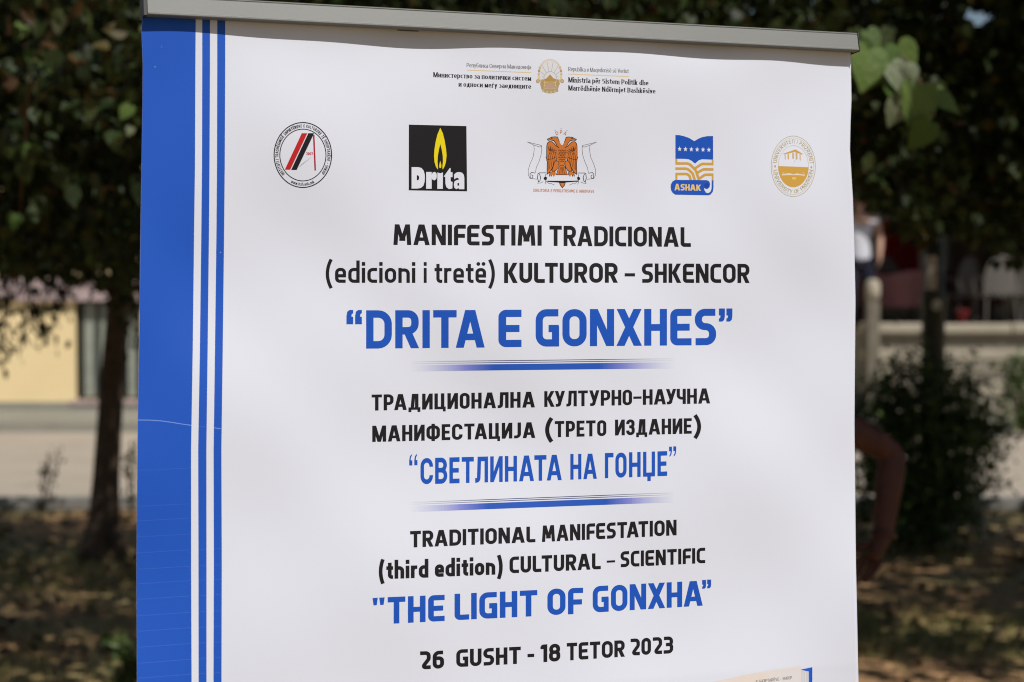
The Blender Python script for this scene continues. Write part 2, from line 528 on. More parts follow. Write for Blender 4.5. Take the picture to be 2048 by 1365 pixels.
def curved_label(z0, z1, a0, a1, r_, mats, name, parent, n=8):
    m = MB(); vs = []; fs = []
    for i in range(n + 1):
        a = a0 + (a1 - a0) * i / n
        for z in (z0, z1): vs.append((PX + r_ * math.sin(a), PY - r_ * math.cos(a), z))
    for i in range(n): fs.append((2 * i, 2 * i + 2, 2 * i + 3, 2 * i + 1))
    m.add(vs, fs); return m.build(name, mats, parent)


m_paper = mat('notice_paper', (0.80, 0.84, 0.80), 0.6, noise=(30, .12, (.5, .36, .38)))
pz = lambda py: at(0, py, PY - .08).z
curved_label(pz(580), pz(512), -.9, .05, .0785, m_paper, 'notice', lp)
m = MB(); vs = [(PX, PY - .0905, pz(611))]; fs = []
for k in range(20):
    a = 2 * math.pi * k / 20; vs.append((PX + .032 * math.cos(a), PY - math.sqrt(.0905 ** 2 - (.032 * math.cos(a)) ** 2), pz(611) + .036 * math.sin(a)))
for k in range(20): fs.append((0, 1 + k, 1 + (k + 1) % 20))
m.add(vs, fs); m.build('round_sticker', mat('pale_sticker', (.5, .52, .5), .6), lp)

# ================================================================== VEGETATION
LEAFCOL = [(0.026, 0.044, 0.010), (0.036, 0.058, 0.013), (0.02, 0.034, 0.009), (0.055, 0.072, 0.018), (0.07, 0.055, 0.012), (0.07, 0.035, 0.010)]
LEAFW = [.32, .26, .2, .12, .06, .04]
m_leaf = mat('leaf', (0.05, 0.09, 0.02), 0.55, spec=.25, attr='leafcol', trans=.15)
m_bark = mat('bark', (0.075, 0.052, 0.036), 0.95, spec=.1, noise=(14, .25, (0.14, 0.10, 0.07)), bump=(35, 1.0, .03))

# heart shaped leaf, folded on its midrib; outline points (x, y), length ~1
HEART = [(0, 0), (.16, -.13), (.36, -.10), (.50, .10), (.50, .34), (.36, .62), (.16, .86), (0, 1.08)]


def heart_mesh_arrays():
    right = HEART[1:-1]
    V = [(0, 0, 0), (0, .5, .0), (0, 1.08, -.10)]
    for x, y in right: V.append((x, y, .16 * x - .10 * max(0, y - .3)))
    for x, y in right: V.append((-x, y, .16 * x - .10 * max(0, y - .3)))
    n = len(right)
    F = []
    r0, l0 = 3, 3 + n
    F.append((0, r0, 1)); F.append((0, 1, l0))
    for i in range(n - 1):
        F.append((1, r0 + i, r0 + i + 1)); F.append((1, l0 + i + 1, l0 + i))
    F.append((1, r0 + n - 1, 2)); F.append((1, 2, l0 + n - 1))
    return np.array(V, dtype=np.float64), np.array(F, dtype=np.int64)


ROUND = [(.20, .02), (.38, .22), (.40, .48), (.26, .74), (.10, .92)]
RV = [(0, 0, 0), (0, .5, -.03), (0, 1.05, -.2)] + [(x, y, .22 * x + .05 * math.sin(9 * y) - .2 * max(0, y - .4) ** 1.5) for x, y in ROUND] + [(-x, y, .22 * x - .05 * math.sin(7 * y) - .2 * max(0, y - .4) ** 1.5) for x, y in ROUND]
RF = [(0, 3, 1), (0, 1, 8)] + [f_ for i in range(4) for f_ in ((1, 3 + i, 4 + i), (1, 9 + i, 8 + i))] + [(1, 7, 2), (1, 2, 12)]
RV = np.array(RV); RF = np.array(RF)
OVAL_V = np.array([(0, 0, 0), (.22, .3, .05), (.2, .65, .03), (0, 1, -.06), (-.2, .65, .03), (-.22, .3, .05)])
OVAL_F = np.array([(0, 1, 3), (1, 2, 3), (0, 3, 5), (3, 4, 5)])
HV, HF = heart_mesh_arrays()
nprs = np.random.RandomState(11)


def rot_mats(n, droop=.6, tiltsd=.7):
    """random leaf frames: tip direction mostly out and down, face mostly up/outward"""
    yaw = nprs.uniform(0, 2 * np.pi, n)
    pitch = -droop + nprs.normal(0, tiltsd, n)
    roll = nprs.normal(0, .75, n)
    cy, sy = np.cos(yaw), np.sin(yaw); cp, sp = np.cos(pitch), np.sin(pitch); cr, sr = np.cos(roll), np.sin(roll)
    tip = np.stack([cy * cp, sy * cp, sp], 1)
    side0 = np.stack([sy, -cy, np.zeros(n)], 1)
    nor0 = np.cross(side0, tip)
    side = side0 * cr[:, None] + nor0 * sr[:, None]
    nor = np.cross(side, tip)
    return side, tip, nor


def leaves_mesh(name, P, size, V, F, weights=None, droop=.6, cols=LEAFCOL):
    n = len(P)
    side, tip, nor = rot_mats(n, droop)
    s = size[:, None, None]
    co = P[:, None, :] + s * (V[None, :, 0:1] * side[:, None, :] + V[None, :, 1:2] * tip[:, None, :] + V[None, :, 2:3] * nor[:, None, :])
    co = co.reshape(-1, 3)
    nv = len(V)
    fi = (F[None, :, :] + (np.arange(n) * nv)[:, None, None]).reshape(-1, 3)
    me = bpy.data.meshes.new(name)
    me.vertices.add(len(co)); me.vertices.foreach_set('co', co.ravel())
    me.loops.add(fi.size); me.loops.foreach_set('vertex_index', fi.ravel().astype(np.int32))
    me.polygons.add(len(fi)); me.polygons.foreach_set('loop_start', np.arange(0, fi.size, 3, dtype=np.int32))
    me.update(calc_edges=True)
    wt = np.array(weights if weights is not None else LEAFW); wt = wt / wt.sum()
    ci = nprs.choice(len(cols), n, p=wt)
    c = np.array(cols)[ci] * (nprs.uniform(.4, 1.0, (n, 1)) if cols is LEAFCOL else nprs.uniform(.6, 1.25, (n, 1)))
    c = np.concatenate([c, np.ones((n, 1))], 1)
    ca = me.color_attributes.new('leafcol', 'FLOAT_COLOR', 'POINT')
    ca.data.foreach_set('color', np.repeat(c, nv, axis=0).astype(np.float32).ravel())
    me.materials.append(m_leaf)
    return me


def pix_np(P):
    t = math.atan(PITCH); c, s = math.cos(t), math.sin(t)
    d = P - np.array([0, 0, CAM_Z])
    dep = d[:, 1] * c - d[:, 2] * s; up = d[:, 2] * c + d[:, 1] * s
    dep = np.where(np.abs(dep) < .1, .1, dep)
    return 1024 + d[:, 0] / dep * FPX, 682.5 - up / dep * FPX, dep


def limit_y(px):
    """the lowest line the crowns hang to, by bearing"""
    xs_ = [-2500, -300, 0, 60, 120, 175, 230, 285, 900, 1500, 1700, 1760, 1830, 1900, 1990, 2060, 2500, 5000]
    ys_ = [600, 560, 545, 560, 540, 560, 590, 600, 560, 540, 380, 405, 480, 450, 500, 530, 530, 560]
    return np.interp(px, xs_, ys_)


def clear_view(P):
    """crowns stay above the clearance over the street and leave a gap to the sky"""
    px, py, dep = pix_np(P)
    ok = (py < limit_y(px) + nprs.normal(0, 12, len(P)))
    ok &= ~(((px - 1952) / 34) ** 2 + ((py - 34) / 24) ** 2 < 1)
    ok &= ~(((px - 1876) / 12) ** 2 + ((py - 36) / 12) ** 2 < 1)
    return ok


def clump_points(c, r, nclump, per, spread, rng):
    C_ = []
    while len(C_) < nclump:
        p = rng.uniform(-1, 1, 3)
        q = np.linalg.norm(p)
        if .35 < q < 1: C_.append(np.array(c) + p * np.array(r))
    C_ = np.array(C_)
    P = np.repeat(C_, per, axis=0) + rng.normal(0, 1, (nclump * per, 3)) * spread
    return P


TREES = []


def branch_path(a, b, n, wob, rng):
    a = Vector(a); b = Vector(b); pts = []
    for i in range(n + 1):
        t = i / n
        p = a.lerp(b, t) + Vector((rng.uniform(-wob, wob), rng.uniform(-wob, wob), math.sin(t * math.pi) * wob * 1.5))
        pts.append(a if i == 0 else p)
    return pts


def make_tree(name, label, base, trunk_pts, trunk_r, crown_c, crown_r, nclump, per, seed, hidden_r=None):
    rr = random.Random(seed); rng = np.random.RandomState(seed)
    t = empty(name, base, label, 'tree', 'park trees')
    m = MB(); m.tube(trunk_pts, trunk_r, 14)
    m.build('trunk', m_bark, t, smooth=True)
    top = Vector(trunk_pts[-1])
    for i in range(9):
        a = 2 * math.pi * i / 9 + rr.uniform(-.3, .3)
        st_ = Vector(trunk_pts[-2]).lerp(top, rr.uniform(0, 1))
        e = Vector((crown_c[0] + crown_r[0] * .75 * math.cos(a), crown_c[1] + crown_r[1] * .75 * math.sin(a), crown_c[2] + crown_r[2] * rr.uniform(-.35, .5)))
        pts = branch_path(st_, e, 6, .12, rr)
        r0 = trunk_r[-1] * .6
        m = MB(); m.tube(pts, [r0 * (1 - .13 * k) for k in range(7)], 8)
        for k in (2, 3, 4, 5):
            for q in range(2):
                e2 = pts[k] + Vector((rr.uniform(-.9, .9), rr.uniform(-.9, .9), rr.uniform(-.5, .7)))
                m.tube(branch_path(pts[k], e2, 4, .06, rr), [.022, .017, .013, .009, .005], 6)
        m.build('branch', m_bark, t, smooth=True)
    P = clump_points(crown_c, crown_r, nclump, per, .30, rng)
    P = P[clear_view(P)]
    P = P[P[:, 2] > 1.75]
    px, py, dep = pix_np(P)
    inview = (px > -250) & (px < 2300) & (py > -250)
    size = np.where(inview, nprs.uniform(.04, .085, len(P)), nprs.uniform(.10, .17, len(P)))
    me = leaves_mesh('foliage', P, size, RV, RF)
    o = link('foliage', me, t); tag(o, kind='stuff')
    return t


# left tree whose slim trunk shows left of the banner
bA = at(203, 1112, 12.4); bA.z = 0
tp = [at(198, 1128, 12.4), at(200, 1100, 12.4), at(208, 1040, 12.4), at(212, 960, 12.4), at(218, 860, 12.4), at(226, 740, 12.4), at(236, 640, 12.4), at(246, 540, 12.4), at(252, 380, 12.4), at(240, 200, 12.4)]
tr = [.145, .125, .098, .084, .078, .074, .074, .07, .066, .06]
tree_a = make_tree('park_tree', 'slim leaning tree left of the banner, its trunk before the yellow wall', bA, tp, tr, (-3.4, 11.3, 4.4), (3.4, 3.0, 2.5), 44, 95, 3)
m = MB()
m.tube([at(222, 1040, 12.33), at(236, 1085, 12.3), at(243, 1120, 12.28)], [.03, .045, .06], 8)
m.build('root', m_bark, tree_a, smooth=True)
bB = Vector((0.35, 8.8, 0))
tree_b = make_tree('park_tree', 'broad leafy tree directly behind the banner, boughs showing above the rail', bB,
                   [(.35, 8.8, -.05), (.36, 8.8, .4), (.33, 8.82, 1.2), (.3, 8.8, 2.2), (.28, 8.78, 3.2)], [.2, .16, .14, .13, .1],
                   (.3, 8.6, 4.4), (3.6, 3.0, 2.5), 66, 95, 5)
bC = Vector((5.2, 10.6, 0))
tree_c = make_tree('park_tree', 'dark dense tree on the right whose trunk stands outside the picture', bC,
                   [(5.2, 10.6, -.05), (5.2, 10.6, .5), (5.15, 10.55, 1.6), (5.1, 10.5, 3.0)], [.2, .17, .15, .11],
                   (4.5, 9.2, 4.3), (3.6, 3.6, 2.6), 88, 95, 9)


# denser hanging skirts of the same trees, in the strips seen beside and above the banner
def skirt(tree, px0, px1, py0, py1, y0, y1, nclump, per, spread, seed):
    rng = np.random.RandomState(seed)
    C_ = []
    for i in range(nclump):
        p = at(rng.uniform(px0, px1), rng.uniform(py0, py1), rng.uniform(y0, y1)); C_.append((p.x, p.y, p.z))
    P = np.repeat(np.array(C_), per, axis=0) + rng.normal(0, 1, (nclump * per, 3)) * spread
    P = P[clear_view(P)]
    size = nprs.uniform(.03, .075, len(P))
    o = link('foliage', leaves_mesh('foliage', P, size, RV, RF), tree); tag(o, kind='stuff')


skirt(tree_a, -250, 330, -120, 560, 8.5, 13.5, 560, 44, .15, 21)
skirt(tree_b, 250, 1720, -150, 120, 7.0, 11.5, 560, 32, .16, 22)
skirt(tree_b, -150, 330, -150, 330, 6.0, 9.0, 60, 14, .15, 23)
skirt(tree_c, 1690, 2350, -150, 480, 8.5, 13.0, 640, 42, .15, 24)
rng_ = np.random.RandomState(61)
P = np.concatenate([clump_points((2.45, 4.3, 3.45), (.5, .45, .4), 40, 34, .12, rng_), clump_points((4.4, 7.4, 3.7), (1.7, 1.6, .8), 18, 80, .28, rng_)])  # unseen leaf clumps added to shade the bent arm and the right-hand soil
tag(link('foliage', leaves_mesh('foliage', P, rng_.uniform(.07, .12, len(P)), HV, HF), tree_c), kind='stuff')


def twig(tree, pts, r0, leaves_at, size, seed, droop=.9):
    """a hanging twig with single leaves; each leaf is a part"""
    rr = random.Random(seed)
    m = MB(); n = len(pts); m.tube(pts, [r0 * (1 - .75 * i / (n - 1)) for i in range(n)], 6)
    tw_ = m.build('twig', m_bark, tree, smooth=True)
    for (p, s, tip, side, ci) in leaves_at:
        single_leaf(tree, p, s, tip, side, ci)


LEAF_ME = {}


def single_leaf(tree, p, s, tip, nor, ci):
    if ci not in LEAF_ME:
        me = bpy.data.meshes.new('leaf')
        me.from_pydata([tuple(v) for v in HV], [], [tuple(int(i) for i in f) for f in HF])
        c = NEARCOL[ci]
        me.materials.append(mat('near_leaf_%d' % ci, c, .5, spec=.2, trans=.25, noise=(2, .3, tuple(k * .7 for k in c)), bump=(5, .25, .03)))
        LEAF_ME[ci] = me
    o = bpy.data.objects.new('leaf', LEAF_ME[ci]); col.objects.link(o)
    tip = Vector(tip).normalized(); nor = Vector(nor); nor = (nor - tip * nor.dot(tip)).normalized()
    side = tip.cross(nor)
    M = Matrix((side, tip, nor)).transposed().to_4x4()
    M = Matrix.Translation(p) @ M @ Matrix.Scale(s, 4)
    o.parent = tree
    o.matrix_basis = tree.matrix_basis.inverted() @ M
    return o


NEARCOL = [(0.07, 0.125, 0.025), (0.13, 0.20, 0.05), (0.21, 0.25, 0.15), (0.035, 0.05, 0.012), (0.08, 0.055, 0.016)]
# (px, py of leaf base, Y, length px, image direction of the tip in degrees, colour)
NEAR_R = [(1725, 118, 5.7, 60, -85, 2), (1752, 122, 5.65, 70, -110, 1), (1782, 128, 5.6, 74, -70, 2), (1822, 176, 5.6, 64, -95, 2), (1838, 215, 5.62, 60, -60, 1), (1706, 60, 6.0, 50, -80, 3), (1735, 62, 6.0, 48, -60, 0), (1712, 92, 5.6, 70, -70, 0), (1738, 100, 5.55, 92, -100, 1), (1768, 98, 5.6, 86, -75, 0), (1795, 92, 5.7, 80, -60, 1), (1808, 130, 5.5, 66, -95, 2),
          (1775, 165, 5.75, 60, -60, 0), (1842, 170, 5.5, 92, -105, 1), (1862, 188, 5.55, 72, -35, 1), (1800, 200, 5.6, 62, -110, 2), (1848, 196, 5.7, 58, -80, 1),
          (1858, 246, 5.5, 70, -125, 0), (1720, 80, 5.9, 60, -95, 3), (1750, 205, 6.0, 18, -80, 3), (1760, 66, 6.1, 55, -50, 3)]
tw_pts = [at(1560, 60, 6.6), at(1680, 88, 6.0), at(1740, 96, 5.8), at(1800, 110, 5.65), at(1842, 165, 5.55), at(1868, 235, 5.5)]
lv = []
for (x, y, Y, l, ang, ci) in NEAR_R:
    a = R(ang)
    tip = Vector((math.cos(a), rnd.uniform(-.35, .25), math.sin(a)))
    nor = Vector((rnd.uniform(-.1, .7), -1, rnd.uniform(.1, .9)))
    lv.append((at(x, y, Y), l * Y / FPX / 1.1, tip, nor, ci))
twig(tree_b, tw_pts, .012, lv, .1, 4)
NEAR_L = [(118, 34, 7, 55, -95, 2), (100, 40, 7.3, 18, -60, 3), (45, 52, 7, 48, -110, 1), (160, 40, 7, 40, -20, 2), (238, 4, 7.2, 22, -70, 1), (62, 100, 7.5, 45, -95, 0),
          (55, 150, 7.4, 24, -80, 2), (95, 130, 7.4, 45, -60, 0), (260, 212, 6.2, 52, -125, 1), (262, 255, 6.3, 30, -110, 2), (60, 290, 7.6, 60, -90, 0), (48, 330, 7.8, 60, -80, 0),
          (175, 190, 7.6, 24, -110, 4), (110, 350, 7.4, 40, -70, 3), (210, 95, 7.8, 46, -80, 4), (205, 375, 7.2, 30, -90, 4), (30, 430, 8.0, 50, -95, 0), (70, 395, 7.8, 55, -60, 3), (175, 480, 8.2, 45, -80, 3), (245, 560, 9, 45, -100, 0)]
lv = []
for (x, y, Y, l, ang, ci) in NEAR_L:
    a = R(ang)
    tip = Vector((math.cos(a), rnd.uniform(-.4, .3), math.sin(a)))
    nor = Vector((rnd.uniform(-.3, .8), -1, rnd.uniform(.0, .9)))
    lv.append((at(x, y, Y), l * .7 * Y / FPX / 1.1, tip, nor, ci))
twig(tree_a, [at(300, -80, 7.2), at(220, 0, 7.1), at(120, 40, 7.1), at(60, 130, 7.4), at(50, 290, 7.6), at(40, 430, 8.0)], .012, lv, .1, 6)
# leaves seen against the sky above the rail and elsewhere in the dark
lv = []
for i in range(26):
    x = rnd.choice([rnd.uniform(300, 1700), rnd.uniform(1700, 2048), rnd.uniform(0, 285)])
    y = rnd.uniform(-20, 55) if 290 < x < 1700 else rnd.uniform(0, 420 if x < 300 else 330)
    Y = rnd.uniform(6.3, 8.5)
    if y > (x - 290) * .05 + 0 and 290 < x < 1700: y -= 50
    a = R(rnd.uniform(-150, -30))
    lv.append((at(x, y, Y), rnd.uniform(.035, .07), Vector((math.cos(a), rnd.uniform(-.5, .5), math.sin(a))), Vector((rnd.uniform(-1, 1), -1, rnd.uniform(-.3, 1))), rnd.choice([0, 3, 3, 3, 3, 4])))
twig(tree_b, [at(420, -130, 7.5), at(800, -60, 7.2), at(1300, -40, 7.0), at(1650, -30, 6.8)], .015, lv, .1, 8)

# hanging sprig over the yellow wall
rng = np.random.RandomState(77)
def sprig(tree, strands, seed, size=(.03, .06), Vv=OVAL_V, Ff=OVAL_F):
    rng = np.random.RandomState(seed)
    P = []; m = MB()
    for (pts, cnt, sp) in strands:
        w3 = [at(x, y, Y) for x, y, Y in pts]
        m.tube(w3, .005, 5)
        for i in range(cnt):
            t = rng.uniform(0, 1) * (len(w3) - 1); k = min(int(t), len(w3) - 2)
            p = w3[k].lerp(w3[k + 1], t - k); P.append((p.x + rng.normal(0, sp), p.y + rng.normal(0, sp), p.z + rng.normal(0, sp)))
    tag(m.build('twig', m_bark, tree), kind='stuff')
    P = np.array(P)
    tag(link('foliage', leaves_mesh('foliage', P, rng.uniform(size[0], size[1], len(P)), Vv, Ff, droop=1.0), tree), kind='stuff')


sprig(tree_a, [([(20, 520, 11), (10, 600, 11), (2, 700, 11)], 70, .035), ([(-20, 540, 11), (-10, 640, 11), (10, 720, 11)], 60, .035),
               ([(60, 540, 11), (50, 620, 11), (45, 700, 11)], 34, .03), ([(110, 540, 11), (90, 610, 11), (85, 670, 11)], 80, .04),
               ([(135, 540, 11), (122, 600, 11), (112, 645, 11)], 46, .035), ([(60, 590, 11), (75, 640, 11), (95, 680, 11)], 34, .04),
               ([(245, 540, 11.9), (240, 590, 11.8), (250, 650, 11.7)], 90, .05), ([(262, 560, 11.9), (270, 620, 11.9), (262, 700, 11.8)], 60, .045),
               ([(150, 500, 11), (130, 545, 11), (122, 580, 11)], 50, .03)], 31, (.035, .07))


# ---- shrubs
SHRUBCOL = [(0.035, 0.065, 0.015), (0.055, 0.095, 0.022), (0.09, 0.14, 0.035), (0.14, 0.19, 0.06)]


def shrub(name, label, cat, c, r, n, seed, size=(.045, .08), stems=9, weights=(4, 4, 2, 1), V=OVAL_V, F=OVAL_F):
    rng = np.random.RandomState(seed); rr = random.Random(seed)
    t = empty(name, (c[0], c[1], 0), label, cat)
    m = MB()
    for i in range(stems):
        a = rr.uniform(0, 2 * math.pi); q = rr.uniform(.3, .9)
        m.tube(branch_path((c[0] + .04 * math.cos(a), c[1] + .04 * math.sin(a), 0), (c[0] + r[0] * q * math.cos(a), c[1] + r[1] * q * math.sin(a), c[2] + r[2] * rr.uniform(.1, .8)), 5, .03, rr), [.014, .012, .01, .008, .006, .004], 6)
    m.build('stem', m_bark, t)
    P = []
    ncl = max(8, n // 28)
    for i in range(ncl):
        while True:
            p = rng.uniform(-1, 1, 3); q = np.linalg.norm(p)
            if .45 < q < 1.0: p = p * rng.uniform(.85, 1.22); break
        P.append(np.array(c) + p * np.array(r))
    P = np.repeat(np.array(P), 28, axis=0) + rng.normal(0, 1, (ncl * 28, 3)) * min(r) * .2
    P[:, 2] = np.abs(P[:, 2])
    tag(link('foliage', leaves_mesh('foliage', P, rng.uniform(size[0], size[1], len(P)), V, F, weights, droop=.0, cols=SHRUBCOL), t), kind='stuff')
    return t


c = at(1852, 905, 12.6)
shrub('round_shrub', 'rounded dark green shrub in front of the lamp post at the kerb', 'shrub', (c.x, c.y, .62), (.42, .38, .56), 9000, 41, (.04, .07), 12)
c = at(2050, 775, 22.6)
shrub('small_shrub', 'dark shrub against the terrace wall at the right edge of the picture', 'shrub', (c.x, c.y, .45), (.36, .3, .5), 1300, 42, (.05, .09))
c = at(1500, 900, 12.9)
shrub('low_shrub', 'low green shrub behind the banner near the kerb', 'shrub', (c.x, c.y, .5), (.6, .4, .5), 2600, 43)
c = at(283, 1345, 8.4); c.z = 0
shrub('leafy_weed', 'leafy green weed on the shaded ground at the lower left edge of the banner', 'plant', (c.x, c.y, .06), (.13, .13, .14), 300, 44, (.04, .07), 5)
# slender roadside weeds
m_weed = m_leaf


def weed(label, px, py0, py1, Y, seed, lean=.0, grp='thin weeds at the kerb'):
    rr = random.Random(seed); rng = np.random.RandomState(seed)
    b = at(px, py1, Y); t = empty('weed', (b.x, Y, 0), label, 'plant', grp)
    top = at(px + lean, py0, Y)
    P = []; m = MB()
    for q in range(3):
        e = top + Vector((rr.uniform(-.06, .06), 0, -rr.uniform(0, .12) * (q > 0)))
        pts = branch_path((b.x, Y, 0), e, 5, .012, rr); m.tube(pts, .005, 5)
        for i in range(26):
            k = rr.randrange(1, 5); p = pts[k].lerp(pts[k + 1], rr.random()); P.append((p.x + rr.gauss(0, .02), p.y + rr.gauss(0, .02), p.z + rr.gauss(0, .02)))
    m.build('stem', m_bark, t)
    P = np.array(P); tag(link('foliage', leaves_mesh('foliage', P, rng.uniform(.03, .06, len(P)), OVAL_V, OVAL_F, droop=-.6), t), kind='stuff')


weed('thin leafy weed left of the slim tree trunk, leaning right', 78, 905, 1040, 14.0, 1, 30)
weed('thin bare weed right of the slim tree trunk beside the banner', 262, 880, 1030, 14.2, 2, -4)

# ---- grass patches and fallen leaves, one mass each
m_grass = mat('dry_grass', (0.24, 0.22, 0.08), 0.9, spec=.1, noise=(3, .25, (.15, .16, .05)))


def grass(cells, seed, name='grass_cover'):
    rng = np.random.RandomState(seed)
    P = []
    for (x0, x1, y0, y1, n) in cells:
        P.append(np.stack([rng.uniform(x0, x1, n), rng.uniform(y0, y1, n), np.zeros(n)], 1))
    P = np.concatenate(P)
    keep = np.sin(P[:, 0] * 2.1 + 1) * np.sin(P[:, 1] * 1.7 + .5) + rng.normal(0, .35, len(P)) > -.1
    P = P[keep]
    n = len(P); h = rng.uniform(.02, .075, n); a = rng.uniform(0, 2 * np.pi, n); w_ = rng.uniform(.003, .007, n)
    d = np.stack([np.cos(a), np.sin(a), np.zeros(n)], 1); ln = rng.normal(0, .03, (n, 3)); ln[:, 2] = h
    v0 = P - d * w_[:, None]; v1 = P + d * w_[:, None]; v2 = P + ln
    v0[:, 2] -= .03; v1[:, 2] -= .03
    co = np.stack([v0, v1, v2], 1).reshape(-1, 3)
    me = bpy.data.meshes.new(name)
    me.vertices.add(len(co)); me.vertices.foreach_set('co', co.ravel())
    me.loops.add(n * 3); me.loops.foreach_set('vertex_index', np.arange(n * 3, dtype=np.int32))
    me.polygons.add(n); me.polygons.foreach_set('loop_start', np.arange(0, n * 3, 3, dtype=np.int32))
    me.update(calc_edges=True); me.materials.append(m_grass)
    o = link(name, me); return o


tag(grass([(-3.6, 3.6, 7.4, 10.2, 36000), (-4.2, 4.2, 10.2, 14.6, 16000)], 5), 'sparse dry grass on the dappled park soil', 'grass', kind='stuff')
n = 2600
P = np.stack([nprs.uniform(-4.4, 4.4, n), nprs.uniform(7.2, 14.6, n), np.full(n, .02) + nprs.uniform(0, .02, n)], 1)
me = leaves_mesh('fallen_leaves', P, nprs.uniform(.03, .07, n), HV, HF, [1, 2, 3, 2], droop=0, cols=[(0.10, 0.06, 0.03), (0.16, 0.11, 0.06), (0.22, 0.16, 0.09), (0.13, 0.10, 0.04)])
tag(link('fallen_leaves', me), 'dry brown leaves scattered over the park soil', 'leaves', kind='stuff')

# ================================================================== PEOPLE


def skin_mesh(name, verts, edges, radii, roots, material, parent, subsurf=2, disp=None):
    me = bpy.data.meshes.new(name); me.from_pydata(verts, edges, [])
    o = bpy.data.objects.new(name, me); col.objects.link(o)
    sk = o.modifiers.new('skin', 'SKIN'); sk.use_smooth_shade = True; sk.branch_smoothing = .6
    if not me.skin_vertices: bpy.context.view_layer.objects.active = o
    if len(me.skin_vertices) == 0:
        return None
    lay = me.skin_vertices[0].data
    for i, r_ in enumerate(radii):
        lay[i].radius = r_ if hasattr(r_, '__len__') else (r_, r_)
        lay[i].use_root = i in roots
    ss = o.modifiers.new('sub', 'SUBSURF'); ss.levels = subsurf; ss.render_levels = subsurf
    dg = bpy.context.evaluated_depsgraph_get(); dg.update()
    m2 = bpy.data.meshes.new_from_object(o.evaluated_get(dg))
    m2.name = name
    bpy.data.objects.remove(o)
    m2.materials.clear(); m2.materials.append(material)
    m2.polygons.foreach_set('use_smooth', [True] * len(m2.polygons))
    return link(name, m2, parent)


def chain(V, E, Rr, pts, rad, start=None):
    """append a joint chain; returns the index of its last vertex"""
    prev = start
    for p, r_ in zip(pts, rad):
        V.append(tuple(p)); Rr.append(r_); i = len(V) - 1
        if prev is not None: E.append((prev, i))
        prev = i
    return prev


